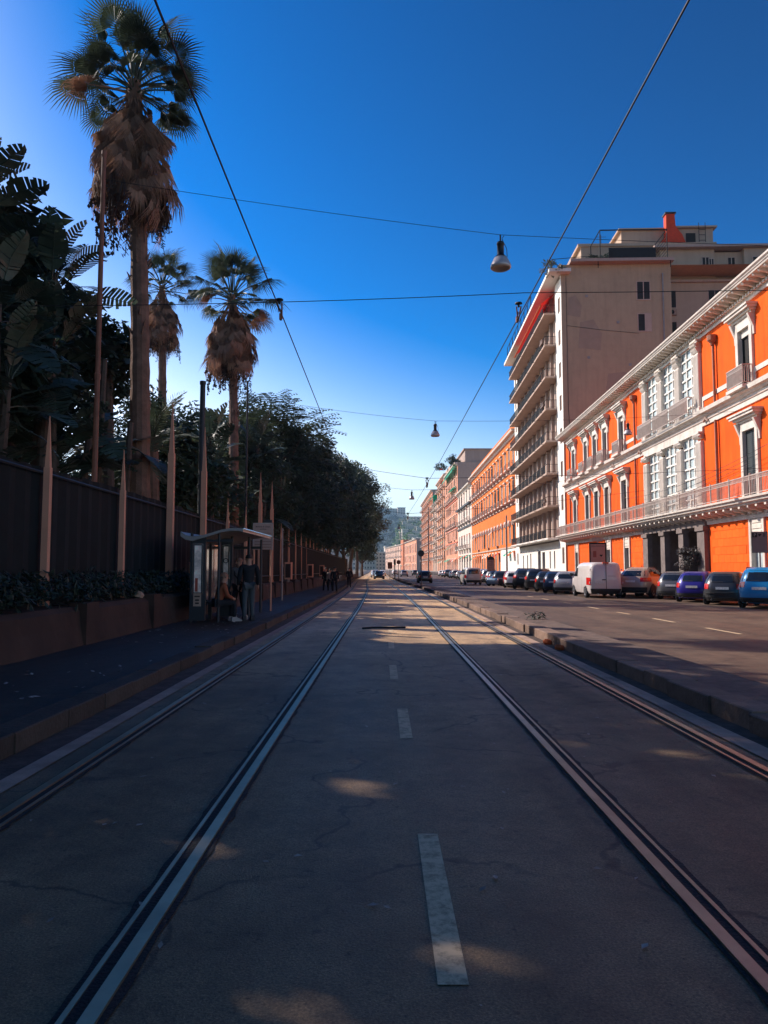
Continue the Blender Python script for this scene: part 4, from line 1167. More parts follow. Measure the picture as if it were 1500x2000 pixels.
def fan_palm(x, y, base, top, label, s=1.0, green=44, dead=64, rb=.27, lean=(0, 0), skirt=4.0, seed=1):
    rs = random.Random(seed)
    t = thing('fan_palm', label, 'palm tree', (x, y, base))
    h = top - base
    m = MB(); pts, rr = [], []
    n = 34
    for k in range(n + 1):
        f = k / n
        pts.append((lean[0] * f * f, lean[1] * f * f, h * f)); rr.append((rb * (1.25 - .5 * f) if f > .05 else rb * 1.5) * (1 + (.06 if k % 2 else -.03)))
    m.tube(pts, rr, 12)
    for k in range(60):
        f = rs.uniform(.5, .98); a = rs.uniform(0, 6.28); r_ = rb * (1.25 - .5 * f)
        c = Vector((lean[0] * f * f + math.cos(a) * r_, lean[1] * f * f + math.sin(a) * r_, h * f))
        m.tube([c, c + Vector((math.cos(a) * .12, math.sin(a) * .12, .22))], [.05, .012], 4, False)
    link('trunk', m, M['palm_trunk'], t)
    cx, cy = lean
    for k in range(green):
        f = (k + .5) / green
        el = R(84 - 112 * f ** .95) + rs.uniform(-.22, .22)
        az = k * 2.39996 + rs.uniform(-.4, .4)
        d = Vector((math.cos(az) * math.cos(el), math.sin(az) * math.cos(el), math.sin(el)))
        p = Vector((cx, cy, h + .25 - .75 * f)) + Vector((math.cos(az), math.sin(az), 0)) * .12
        link('frond', FAN[rs.randrange(4)], M['frond'] if f < .9 or rs.random() < .5 else M['frond_dead'], t, p, orient(d, rs.uniform(-.5, .5)), s * rs.uniform(.62, 1.14))
    for k in range(dead):
        f = rs.random() ** 1.15
        az = k * 2.39996
        el = R(-58 - 24 * rs.random() + 8 * math.sin(3 * f))
        d = Vector((math.cos(az) * math.cos(el), math.sin(az) * math.cos(el), math.sin(el)))
        rr_ = .16 + .42 * min(1, f * 1.7)
        p = Vector((cx + math.cos(az) * rr_, cy + math.sin(az) * rr_, h - .4 - f * (skirt - 1.6)))
        link('dead_frond', DEAD[rs.randrange(4)], M['frond_dead'], t, p, orient(d, rs.uniform(-.8, .8)), s * rs.uniform(.68, .95))
    for k in range(9):
        az = k * .7 + rs.uniform(-.2, .2)
        r_ = rs.uniform(.55, 1.05)
        link('fruit_cluster', FRUIT[k % 2], M['fruit'], t, (cx + math.cos(az) * r_, cy + math.sin(az) * r_, h - skirt + .95 + rs.uniform(-.4, .5)), (0, 0, az), s)
    return t
fan_palm(-7.95, 24, .1, 18.0, 'tallest fan palm, near the left edge, with a brown skirt of dead fronds', 1.08, 56, 120, .30, (-.55, 0), 4.7, 3)
fan_palm(-15.1, 50, .1, 21.0, 'fan palm half hidden behind the trunk of the tallest palm', 1.12, 36, 84, .30, (-.3, 0), 4.0, 5)
fan_palm(-8.55, 42, .1, 17.35, 'separate fan palm to the right of the tall pair, with a full tan skirt', 1.25, 46, 110, .27, (-.3, 0), 4.1, 8)

# strelitzia / banana-like plants
def paddle(seed, L=1.6, W=.55, Lp=1.1, split=True):
    rs = random.Random(seed); m = MB()
    n = 15
    def mid(t): return Vector((Lp + L * t, 0, .10 * math.sin(t * 3) - .55 * t * t * L * .5))
    m.tube([(0, 0, 0), (Lp * .6, 0, .05), tuple(mid(0)), tuple(mid(.5)), tuple(mid(1))], [.035, .028, .022, .014, .004], 5, False)
    for sgn in (-1, 1):
        for k in range(n):
            t0, t1 = k / n, (k + 1) / n - (.016 if split and rs.random() < (.4 if seed % 2 else .95) else 0)
            w0 = W * math.sin(math.pi * min(1, t0 * .93 + .07)) ** .6; w1 = W * math.sin(math.pi * min(1, t1 * .93 + .07)) ** .6
            dr = .06 + (rs.uniform(.0, .22) if split and rs.random() < .3 else 0)
            p0, p1 = mid(t0), mid(t1)
            sh = .10 * L
            m.poly([p0, p1, p1 + Vector((sh * .7, sgn * w1, -dr * w1 * 1.8 + .05)), p0 + Vector((sh * .7, sgn * w0, -dr * w0 * 1.8 + .05))][::sgn])
    return m.mesh('paddle_%d' % seed)
PAD = [paddle(60 + k, 1.55 + .12 * k, .46 + .03 * k, 1.0) for k in range(4)]
def banana(x, y, h, label, nl=16, s=1.0, seed=1, stems=3):
    rs = random.Random(seed)
    t = thing('banana_plant', label, 'plant', (x, y, .1))
    for q in range(stems):
        a = rs.uniform(0, 6.28); ox, oy = (0, 0) if q == 0 else (math.cos(a) * .8, math.sin(a) * .8)
        hh = h * (1 if q == 0 else rs.uniform(.55, .9))
        lx, ly = rs.uniform(-.5, .5), rs.uniform(-.4, .4)
        link('stem', MB().tube([(ox, oy, 0), (ox + lx * .4, oy + ly * .4, hh * .5), (ox + lx, oy + ly, hh)], [.17, .14, .09], 8), M['trunk'], t)
        for k in range(nl):
            f = k / nl
            el = R(84 - 112 * f) + rs.uniform(-.15, .15); az = k * 2.4 + q + rs.uniform(-.3, .3)
            d = Vector((math.cos(az) * math.cos(el), math.sin(az) * math.cos(el), math.sin(el)))
            link('leaf', PAD[rs.randrange(4)], M['banana'], t, (ox + lx, oy + ly, hh - .9 * f), orient(d, rs.uniform(-.5, .5)), s * rs.uniform(.8, 1.15))
    return t
banana(-10.6, 19.0, 10.1, 'tall banana-like plant with upright paddle leaves against the sky at far left', 28, .74, 4, 4)
banana(-9.2, 20.5, 9.4, 'banana-like plant with torn leaves reaching across the rusty pole', 28, .8, 9, 4)
banana(-8.2, 15.4, 5.4, 'banana-like plant hanging over the fence by the first spike', 18, .62, 12, 3)
banana(-8.6, 15.6, 9.6, 'banana-like plant cut off by the left edge, its leaves highest there', 16, .55, 15, 3)
banana(-8.7, 22.0, 7.8, 'lower banana-like plant in front of the tallest palm trunk', 26, .8, 21, 4)
banana(-9.2, 36.5, 7.4, 'pale upright paddle-leaved plant left of the right-hand palm', 18, .75, 25, 3)
banana(-8.1, 45.5, 9.0, 'paddle-leaved plant poking up right of the right-hand palm', 14, .75, 27, 3)
banana(-12.6, 24.5, 8.0, 'banana-like plant seen behind the tallest palm trunk', 20, .75, 29, 4)

# feather palms behind the fence
def feather(seed, L=2.6):
    rs = random.Random(seed); m = MB()
    def mid(t): return Vector((L * t * (1 - .18 * t), 0, L * (.30 * t - .62 * t * t)))
    m.tube([tuple(mid(t)) for t in (0, .25, .5, .75, 1)], [.03, .025, .02, .013, .005], 4, False)
    for k in range(34):
        t = .12 + .86 * k / 34
        p = mid(t); ln = .55 * math.sin(math.pi * (t * .8 + .14)) * rs.uniform(.85, 1.1)
        for s_ in (-1, 1):
            d = Vector((.45, s_ * .85, -.35 + rs.uniform(-.1, .25))).normalized() * ln
            m.poly([p, p + d * .5 + Vector((.022, 0, 0)), p + d, p + d * .5 - Vector((.022, 0, 0))])
    return m.mesh('feather_%d' % seed)
FEA = [feather(81), feather(82), feather(83)]
def feather_palm(x, y, h, label, n=30, s=1.0, seed=2, mat='frond'):
    rs = random.Random(seed)
    t = thing('feather_palm', label, 'palm tree', (x, y, .1))
    link('trunk', MB().tube([(0, 0, 0), (.1, 0, h * .5), (0, 0, h)], [.3, .24, .2], 9), M['palm_trunk'], t)
    for k in range(n):
        f = k / n
        el = R(80 - 95 * f) + rs.uniform(-.1, .1); az = k * 2.4
        d = Vector((math.cos(az) * math.cos(el), math.sin(az) * math.cos(el), math.sin(el)))
        link('frond', FEA[rs.randrange(3)], M[mat], t, (0, 0, h - .3 * f), orient(d, rs.uniform(-.3, .3)), s * rs.uniform(.85, 1.15))
    return t
feather_palm(-9.6, 30.5, 6.6, 'feathery palm arching out between the tall spike and the dark lamp pole', 30, 1.0, 3)
feather_palm(-11.8, 26.5, 4.0, 'low feathery palm showing under the banana leaves beside the second spike', 30, 1.05, 4)
feather_palm(-15.0, 28.5, 4.3, 'feathery palm in the bright gap above the fence, left of the slim trunk', 30, 1.1, 5)
feather_palm(-12.4, 33.0, 4.6, 'small feathery palm in the bright gap right of the slim trunk', 28, .95, 6)
t = thing('tree', 'slim bare dark trunk standing in the bright gap above the fence', 'tree', (-10.4, 27.6, .1))
link('trunk', MB().tube([(0, 0, 0), (.05, 0, 4), (-.1, 0, 9)], [.28, .25, .2], 10), M['trunk'], t)
link('crown', CROWN['d'], M['leaf_a'], t, (-.3, 0, 9.4), (0, 0, 1.2), .42)

# shrubs on the planter wall
SHR = [leaf_cloud([(.3 * math.sin(q * 2.1 + k), (q - 4) * .22, .25 + .12 * (q % 3), .3) for q in range(9)], 60, .16, .5, rs=random.Random(90 + k)).mesh('shrub_%d' % k) for k in range(3)]
lbs = ['low dark shrub on the planter wall at the left edge', 'low dark shrub under the first pale spike', 'low dark shrub between the first and second spikes', 'low shrub just left of the second spike', 'low shrub just right of the second spike', 'low shrub by the third, taller spike', 'ragged shrub beside the advert panel of the bus shelter']
for k, y in enumerate((10.6, 12.4, 14.4, 16.2, 18.3, 20.2, 22.6)):
    t = thing('shrub', lbs[k], 'shrub', (-5.95, y, .86), rnd.uniform(-.2, .2), 'shrubs on the planter wall')
    t.scale = (.8, 1.1, .95)
    link('foliage', SHR[k % 3], M['hedge'], t)
    link('stem', MB().tube([(0, 0, -.1), (.05, 0, .3)], [.03, .015], 5), M['trunk'], t)

# ------------------------------------------------------------------ poles, wires and hanging lamps
def pole(x, y, h, r, mat, label, base=.86):
    t = thing('tram_pole', label, 'pole', (x, y, base))
    link('shaft', MB().tube([(0, 0, 0), (0, 0, h * .5), (0, 0, h)], [r * 1.15, r, r * .85], 10), M[mat], t)
    link('collar', MB().lathe([(r * 1.25, 0), (r * 1.3, .12), (r * 1.02, .16)], (0, 0, h * .48), 10).lathe([(.01, .05), (r, .04), (r * 1.05, -.05), (r * .9, -.1)], (0, 0, h), 10), M[mat], t)
    return t
pole(-6.7, 17.0, 10.6, .062, 'pole_rust', 'tall thin rusty pole rising in front of the tallest palm')
pole(-6.72, 27.0, 7.6, .115, 'pole_dark', 'thick dark lamp pole behind the tall spike over the bus shelter')
pole(-6.75, 36.0, 9.95, .055, 'pole_dark', 'thin dark pole just right of the right-hand palm trunk')
pole(-6.8, 11.2, 5.0, .07, 'pole_dark', 'dark pole by the near fence holding the lowest cross wire')
pole(-4.6, 33.5, 3.3, .035, 'pole_grey', 'thin pale post standing on the pavement beyond the bus shelter', .05)
def sagline(p, q, sag, n=10):
    p, q = Vector(p), Vector(q)
    return [tuple(p.lerp(q, k / n) - Vector((0, 0, 4 * sag * (k / n) * (1 - k / n)))) for k in range(n + 1)]
def wire(name, pts, r, label, group=None):
    return tag(link(name, MB().tube(pts, r, 5), M['wire']), label, 'wire', group)
ys = [-6, 3, 11.25, 20, 29, 35, 44, 56, 68, 80, 100, 130, 160, 220]
wire('contact_wire', [(-1.63 + bend(y), y, 5.53 - .004 * max(0, y - 11)) for y in ys], .0095, 'thick tram contact wire above the left pair of rails')
wire('contact_wire', [(2.22 + bend(y) - .005 * max(0, y - 12), y, 5.62 - .004 * max(0, y - 12)) for y in ys], .0095, 'thick tram contact wire above the right pair of rails')
cross = [
 ((-6.7, 17.0, 10.75), (2.76, 17, 9.38), (18.6, 18.5, 9.6), .05, .0065, 'highest cross wire, carrying the biggest hanging lamp'),
 ((-6.8, 11.2, 5.55), (2.2, 11.3, 5.80), (18.5, 11.5, 6.35), .06, .0065, 'lowest cross wire, tied to both contact wires near the camera'),
 ((-6.75, 36, 9.95), (2.52, 36, 8.72), (19.35, 38.5, 9.8), .12, .008, 'cross wire with a small lamp mid-street and another by the orange facade'),
 ((-6.8, 35, 7.2), (2.05, 35, 5.75), (19.3, 35, 6.3), .05, .010, 'second low cross wire tied to the contact wires'),
 ((-7.0, 68, 10.2), (2.56, 68, 8.68), (20.4, 70, 10.2), .2, .014, 'cross wire with the smallest hanging lamp far down the street'),
 ((-7.0, 56, 7.0), (1.8, 56, 5.6), (20.0, 56, 7.4), .1, .013, 'third low cross wire, just above the distant hill')]
for a, b, c, sag, r, lb in cross:
    wire('cross_wire', sagline(a, b, sag) + sagline(b, c, sag * 1.6)[1:], r, lb)
for k in range(5):
    z, y0 = 7.6 - .35 * k, 45 + 3 * k
    wire('service_cable', sagline((18.9, 36 + k, z), (19.6, 60 + 5 * k, z - .5 - .3 * k), .5), .012, 'thin cable drooping across the front of the orange palace', 'cables strung along the orange palace')
def insulator(x, y, z, s, label):
    t = thing('insulator', label, 'wire bracket', (x, y, z))
    link('clamp', MB().lathe([(.02, .02), (.09, .0), (.10, -.03), (.03, -.05), (.03, -.12)], (0, 0, 0), 10), M['wire'], t, scale=s)
    link('hanger', MB().tube([(-.06, 0, -.1), (-.02, .1, -.3)], .018, 5).tube([(.06, 0, -.1), (.03, .25, -.42)], .022, 5).tube([(.0, .1, -.22), (.02, .45, -.34)], .02, 5).box(-.03, .03, .18, .3, -.45, -.3), M['pole_rust'], t, scale=s)
insulator(-1.63, 11.25, 5.68, .62, 'rusty bracket where the lowest cross wire meets the left contact wire')
insulator(2.22, 11.9, 5.86, .62, 'rusty bracket where the lowest cross wire meets the right contact wire')
insulator(2.05, 35, 5.78, 1.0, 'bracket on the right contact wire at the second low cross wire')
insulator(1.8, 56, 5.66, 1.1, 'bracket on the right contact wire nearest the distant hill')
body_m = cached('lamp_body', lambda: MB().lathe([(.0, -.12), (.04, -.13), (.075, -.15), (.085, -.18), (.085, -.21), (.075, -.22), (.075, -.42), (.09, -.45), (.14, -.50)], n=18), True)
shade_m = cached('lamp_shade', lambda: MB().lathe([(.125, -.495), (.15, -.52), (.20, -.62), (.225, -.68), (.225, -.73), (.19, -.755), (.175, -.73), (.16, -.68), (.0, -.62)], n=20), True)
def lamp(x, y, z, s, label):
    t = thing('street_lamp', label, 'lamp', (x, y, z))
    link('body', body_m, M['lamp_dark'], t, scale=s)
    link('shade', shade_m, M['lamp_shade'], t, scale=s)
    link('hook', MB().tube([(0, 0, .02), (0, 0, -.13)], .018, 6).tube([(.08, 0, 0), (.04, .02, -.06), (.08, .02, -.16), (.14, .03, -.28), (.15, .03, -.45), (.13, .03, -.55)], .008, 5), M['wire'], t, scale=s)
lamp(2.76, 17, 9.36, 1.08, 'largest bell-shaped lamp, hanging from the highest cross wire')
lamp(2.52, 36, 8.70, 1.0, 'bell-shaped lamp hung mid-street between the dark trees and the white block')
lamp(2.56, 68, 8.66, 1.15, 'smallest bell-shaped lamp, hanging just above the distant hill')
lamp(13.55, 40.6, 9.65, 1.05, 'bell-shaped lamp hanging in front of the upper windows of the orange palace')
lamp(2.4, 118, 8.6, 1.2, 'tiny far lamp hanging against the blue hillside')

# ------------------------------------------------------------------ bus shelter
sh = thing('bus_shelter', 'dark bus shelter with a wavy roof and lit advert panels on the left pavement', 'bus shelter', (-4.45, 19.4, .15))
prof = [(-.85, 2.36), (-.72, 2.27), (-.55, 2.235), (-.3, 2.26), (-.05, 2.33), (.2, 2.41), (.45, 2.455), (.7, 2.45), (.78, 2.42)]
thick = prof + [(x, z - .07 - .05 * (x < -.3)) for x, z in prof[::-1]]
link('roof', MB().prism(thick, 'y', -.15, 4.55), pm('shelter_roof', (0.30, 0.27, 0.25), 0.45, 0.3, var=.1), sh)
link('roof_edge', MB().tube([(.79, -.16, 2.43), (.79, 4.56, 2.43)], .022, 6), M['chrome'], sh)
pst = cached('shelter_post', lambda: MB().tube([(0, 0, 0), (0, 0, 2.32)], .04, 8))
for x, y in ((-.6, .05), (.12, .05), (-.6, 2.2), (-.6, 4.35), (.52, 2.2), (.52, 4.3), (.12, 1.7)):
    link('post', pst, M['pole_dark'], sh, (x, y, 0))
adv = pm('advert_print', (0.75, 0.60, 0.50), 0.3, var=.75, scale=3.2)
def advert(name, y, x0, x1, z0, z1):
    f = link(name, MB().box(x0 - .09, x1 + .09, y, y + .13, .05, 2.25), M['pole_dark'], sh)
    link('poster', MB().box(x0 + .02, x1 - .02, y - .012, y, z0, z1), adv, f)
    link('rim', MB().box(x0 - .03, x0 - .005, y - .02, y, z0 - .05, z1 + .05).box(x1 + .005, x1 + .03, y - .02, y, z0 - .05, z1 + .05).box(x0, x1, y - .02, y, z1 + .02, z1 + .05), M['chrome'], f)
    return f
f1 = advert('advert_panel', -.05, -.52, -.30, .78, 2.0)
link('notice', MB().box(-.51, -.31, -.063, -.05, .42, .76), M['concrete'], f1)
link('notice_print', MB().box(-.48, -.34, -.067, -.063, .66, .69).box(-.46, -.36, -.067, -.063, .56, .60).box(-.46, -.36, -.067, -.063, .48, .52), M['dark'], f1)
link('figure_print', MB().box(-.47, -.40, -.067, -.062, .8, 1.15), pm('advert_red', (0.35, 0.06, 0.03), .5), f1)
f2 = advert('advert_panel', 1.62, -.12, .05, .95, 2.02)
link('ring_print', MB().lathe([(.05, 0), (.075, 0)], (0, 0, 0), 16), M['dark'], f2, (-.035, 1.607, 1.62), (R(90), 0, 0))
link('glass_panel', MB().box(-.63, -.61, .1, 4.3, .35, 2.1), M['pane'], sh)
link('bench', MB().box(-.5, -.15, .9, 4.0, .44, .49).box(-.4, -.3, 1.1, 1.2, 0, .44).box(-.4, -.3, 3.7, 3.8, 0, .44), M['pole_dark'], sh)
link('crossbar', MB().box(-.6, .55, 4.28, 4.34, 2.02, 2.1).box(-.6, .5, .02, .08, 2.1, 2.16), M['pole_dark'], sh)
# stop board behind
bd = thing('stop_board', 'pink notice board with lines of small print on two posts behind the bus shelter', 'sign', (-4.08, 24.9, .15))
link('board', MB().box(-.32, .32, 0, .05, 2.05, 2.92), pm('board_pink', (0.50, 0.30, 0.235), .7, var=.08), bd)
link('rim', MB().box(-.34, -.32, -.01, .06, 2.03, 2.94).box(.32, .34, -.01, .06, 2.03, 2.94).box(-.34, .34, -.01, .06, 2.92, 2.95), M['iron_pale'], bd)
for k in range(6): link('print_line', MB().box(-.27, .28, -.006, 0, 2.12 + .095 * k, 2.135 + .095 * k), M['pole_rust'], bd)
for x in (-.3, .28): link('post', MB().tube([(x, .03, 0), (x, .03, 2.05)], .03, 6), M['post'], bd)
link('top_box', MB().box(.05, .3, -.02, .08, 2.96, 3.05), M['pole_dark'], bd)
def lettering(text, size, parent, loc, rot, mat, width=None, align='CENTER'):
    c = bpy.data.curves.new('lettering', 'FONT')
    c.body = text; c.size = size; c.align_x = align; c.align_y = 'CENTER'; c.extrude = .002; c.resolution_u = 2
    tmp = bpy.data.objects.new('lettering_source', c); COL.objects.link(tmp)
    me = bpy.data.meshes.new_from_object(tmp.evaluated_get(bpy.context.evaluated_depsgraph_get()))
    bpy.data.objects.remove(tmp)
    me.materials.clear()
    return link('lettering', me, mat, parent, loc, rot)
lettering('Riviera di Chiaia', .075, bd, (0, -.006, 2.82), (R(90), 0, 0), M['dark'])
lettering('capolinea', .06, bd, (0, -.006, 2.74), (R(90), 0, 0), M['dark'])
# poster boxes on the low wall
for k, (y, lb) in enumerate(((22.2, 'brown meter box on the wall between the third spike and the shelter'), (43.5, 'pale poster box on the low wall just past the bus shelter'), (56.5, 'second pale poster box farther along the low wall'), (67, 'third, smallest poster box along the low wall'))):
    t = thing('wall_box', lb, 'box', (-5.62, y, .98 if k else .75))
    link('cabinet', MB().box(-.2, .2, -.1, .42, 0, 1.0), M['post'], t)
    link('door', MB().box(-.15, .15, -.125, -.1, .1, .9), M['lowwall'], t)

# ------------------------------------------------------------------ people
SKIN = pm('skin', (0.40, 0.20, 0.13), .6, var=.05)
def skinned(name, verts, edges, radii, mat, parent, root=0, sub=1):
    me = bpy.data.meshes.new(name)
    me.from_pydata(verts, edges, [])
    o = link(name, me, None, parent)
    me.materials.append(mat)
    sk = o.modifiers.new('skin', 'SKIN')
    sv = me.skin_vertices[0].data if me.skin_vertices else None
    if sv is None:
        return o
    for i, r in enumerate(radii):
        sv[i].radius = r if hasattr(r, '__len__') else (r, r)
        sv[i].use_root = i == root
    sk.use_smooth_shade = True
    ss = o.modifiers.new('sub', 'SUBSURF'); ss.levels = sub; ss.render_levels = sub
    return o
def new_skin_mesh(name, verts, edges, radii, mat, parent, root=0, sub=1):
    me = bpy.data.meshes.new(name); me.from_pydata([tuple(v) for v in verts], edges, [])
    o = bpy.data.objects.new(name, me); COL.objects.link(o); o.parent = parent
    me.materials.append(mat)
    mod = o.modifiers.new('skin', 'SKIN'); mod.use_smooth_shade = True
    if not me.skin_vertices:
        bm = __import__('bmesh').new(); bm.from_mesh(me); bm.verts.layers.skin.verify(); bm.to_mesh(me); bm.free()
    sv = me.skin_vertices[0].data
    for i, r in enumerate(radii):
        sv[i].radius = r if hasattr(r, '__len__') else (r, r); sv[i].use_root = (i == root)
    ss = o.modifiers.new('sub', 'SUBSURF'); ss.levels = sub; ss.render_levels = sub
    return o
def cloth(name, col): return pm('cloth_' + name, col, .9, var=.15, scale=6)
def person(label, loc, rz, top, legs, shoes, hair, scale=1.0, pose='stand', strap=None, group=None, bald=False, seed=0):
    rs = random.Random(seed)
    t = thing('person', label, 'person', loc, rz, group)
    t.scale = (scale,) * 3
    V = Vector
    if pose == 'sit':
        pel, hipz = V((0, 0, .50)), .50
        J = dict(chest=V((0, .10, .86)), neck=V((0, .16, 1.03)), head=V((0, .20, 1.16)), crown=V((0, .21, 1.27)))
        leg = lambda s: [V((s * .10, .02, .50)), V((s * .13, .44, .50)), V((s * .13, .42, .10))]
        arm = lambda s: [V((s * .18, .13, .96)), V((s * .24, .18, .70)), V((s * .10, .38, .62))]
    else:
        pel = V((0, 0, .93))
        J = dict(chest=V((0, .01, 1.28)), neck=V((0, .0, 1.46)), head=V((0, .03, 1.565)), crown=V((0, .02, 1.68)))
        st = {'stand': .04, 'walk': .28, 'lean': .10}[pose]
        leg = lambda s: [V((s * .09, 0, .90)), V((s * .10, .03 + s * st * .6, .50)), V((s * .11, s * st - .03, .09))]
        arm = lambda s: [V((s * .19, 0, 1.41)), V((s * .245, -.03 - s * st * .4, 1.13)), V((s * .25, .08 - s * st * .5, .90))]
    # one continuous body
    vs, es, ra = [pel, (pel + J['chest']) / 2, J['chest'], J['neck'], J['head'], J['crown']], [(0, 1), (1, 2), (2, 3), (3, 4), (4, 5)], [(.13, .10), (.125, .09), (.14, .10), .058, (.086, .102), (.068, .078)]
    for s in (-1, 1):
        b = len(vs); l = leg(s)
        vs += l + [l[2] + V((0, .14, -.04))]; es += [(0, b), (b, b + 1), (b + 1, b + 2), (b + 2, b + 3)]; ra += [.085, .055, .038, .032]
        b = len(vs); a = arm(s)
        h = (a[2] - a[1]).normalized(); palm = a[2] + h * .07
        vs += a + [palm]; es += [(2, b), (b, b + 1), (b + 1, b + 2), (b + 2, b + 3)]; ra += [.05, .04, .028, (.028, .016)]
        pb = b + 3
        side = h.cross(V((1, 0, 0))).normalized()
        for q in range(4):
            o_ = side * (-.027 + .018 * q); ln = (.062, .075, .08, .066)[q]
            c0 = len(vs); vs += [palm + o_ + h * ln * .5, palm + o_ * 1.1 + h * ln - V((s * .02, 0, 0))]; es += [(pb, c0), (c0, c0 + 1)]; ra += [.009, .008]
        c0 = len(vs); vs += [palm - h * .03 + side * .045, palm + h * .02 + side * .06]; es += [(pb, c0), (c0, c0 + 1)]; ra += [.010, .009]
    new_skin_mesh('body', vs, es, ra, SKIN, t)
    # jacket
    vs, es, ra = [pel + V((0, 0, -.06 if pose == 'sit' else -.16)), (pel + J['chest']) / 2, J['chest'], J['neck'] - V((0, 0, .015))], [(0, 1), (1, 2), (2, 3)], [(.165, .125), (.16, .12), (.17, .125), .075]
    for s in (-1, 1):
        b = len(vs); a = arm(s); vs += [a[0], a[1], a[2]]; es += [(2, b), (b, b + 1), (b + 1, b + 2)]; ra += [.075, .062, .048]
    new_skin_mesh('jacket', vs, es, ra, top, t)
    vs, es, ra = [pel], [], [(.14, .11)]
    for s in (-1, 1):
        b = len(vs); l = leg(s); vs += [l[0], l[1], l[2]]; es += [(0, b), (b, b + 1), (b + 1, b + 2)]; ra += [.10, .075, .06]
    new_skin_mesh('trousers', vs, es, ra, legs, t)
    for s in (-1, 1):
        l = leg(s); a = l[2]
        m = MB()
        m.prism([(-.07, -.09), (.20, -.09), (.21, -.055), (.14, -.02), (.05, .03), (-.06, .03), (-.08, -.02)], 'x', -.045, .045)
        link('shoe', m, shoes, t, a)
    hd = J['head']
    face = MB().tube([hd + V((0, .085, .0)), hd + V((0, .112, -.025))], [.012, .016], 6)
    for s in (-1, 1): face.tube([hd + V((s * .08, .0, .01)), hd + V((s * .098, -.01, 0))], [.03, .022], 6)
    link('nose_and_ears', face, SKIN, t)
    em = MB()
    for s in (-1, 1): em.box(hd.x + s * .033 - .012, hd.x + s * .033 + .012, hd.y + .078, hd.y + .094, hd.z + .02, hd.z + .032)
    em.box(hd.x - .025, hd.x + .025, hd.y + .08, hd.y + .092, hd.z - .065, hd.z - .055)
    link('eyes_and_mouth', em, M['dark'], t)
    hm = MB()
    rows = []
    for i in range(6):
        ph = R(15 + 15 * i) if i else R(2); rows.append([(hd.x + .098 * math.sin(ph) * math.cos(2 * math.pi * k / 12), hd.y - .025 + .115 * math.sin(ph) * math.sin(2 * math.pi * k / 12), hd.z + .03 + .118 * math.cos(ph)) for k in range(13)])
    hm.grid(rows)
    link('hair', hm.mesh('hair', True), hair if not bald else SKIN, t)
    if strap: link('strap', MB().tube([J['neck'] + V((.13, .05, -.08)), J['chest'] + V((.02, .15, -.06)), pel + V((-.17, .08, .08))], .018, 5).tube([J['neck'] + V((.13, -.05, -.08)), J['chest'] + V((0, -.15, -.08)), pel + V((-.17, -.06, .08))], .018, 5), strap, t)
    return t
hairb = pm('hair_dark', (0.02, 0.014, 0.011), .7); hairg = pm('hair_sandy', (0.25, 0.12, 0.07), .7)
c_black = cloth('black', (0.012, 0.013, 0.016)); c_grey = cloth('grey', (0.33, 0.27, 0.25)); c_rust = cloth('rust', (0.25, 0.07, 0.03)); c_jean = cloth('jean', (0.06, 0.07, 0.075)); c_beige = cloth('beige', (0.35, 0.28, 0.23))
sh_w = pm('shoe_pale', (0.30, 0.26, 0.23), .7); sh_k = pm('shoe_dark', (0.03, 0.025, 0.025), .7)
person('person in a rust-brown coat perched on the shelter bench, facing the road', (-4.38, 19.55, .15), R(-60), c_rust, c_black, sh_w, hairg, 1.0, 'sit', seed=1)
person('person in a light grey top with a dark shoulder strap, standing at the shelter', (-4.02, 20.6, .15), R(150), c_grey, c_black, sh_w, hairg, 1.0, 'lean', strap=c_black, seed=2)
person('person in a long black jacket and blue-grey jeans, standing nearest the kerb', (-3.68, 20.2, .15), R(20), c_black, c_jean, sh_k, hairb, 1.05, 'stand', seed=3)
person('pedestrian in black, leftmost of the group walking on the far pavement', (-3.95, 50.5, 0), R(170), c_black, c_black, sh_w, hairb, 1.0, 'walk', seed=4)
person('pedestrian in a beige top in the middle of the far walking group', (-3.62, 50, 0), R(175), c_beige, c_black, sh_w, hairb, .95, 'walk', seed=5)
person('pedestrian in black at the kerb side of the far walking group', (-3.25, 49, 0), R(180), c_black, c_black, sh_k, hairb, 1.02, 'walk', seed=6)
person('lone dark figure by the kerb where the rails bend away', (-3.1, 66, -.05), R(10), c_black, c_black, sh_k, hairb, 1.05, 'stand', seed=7)

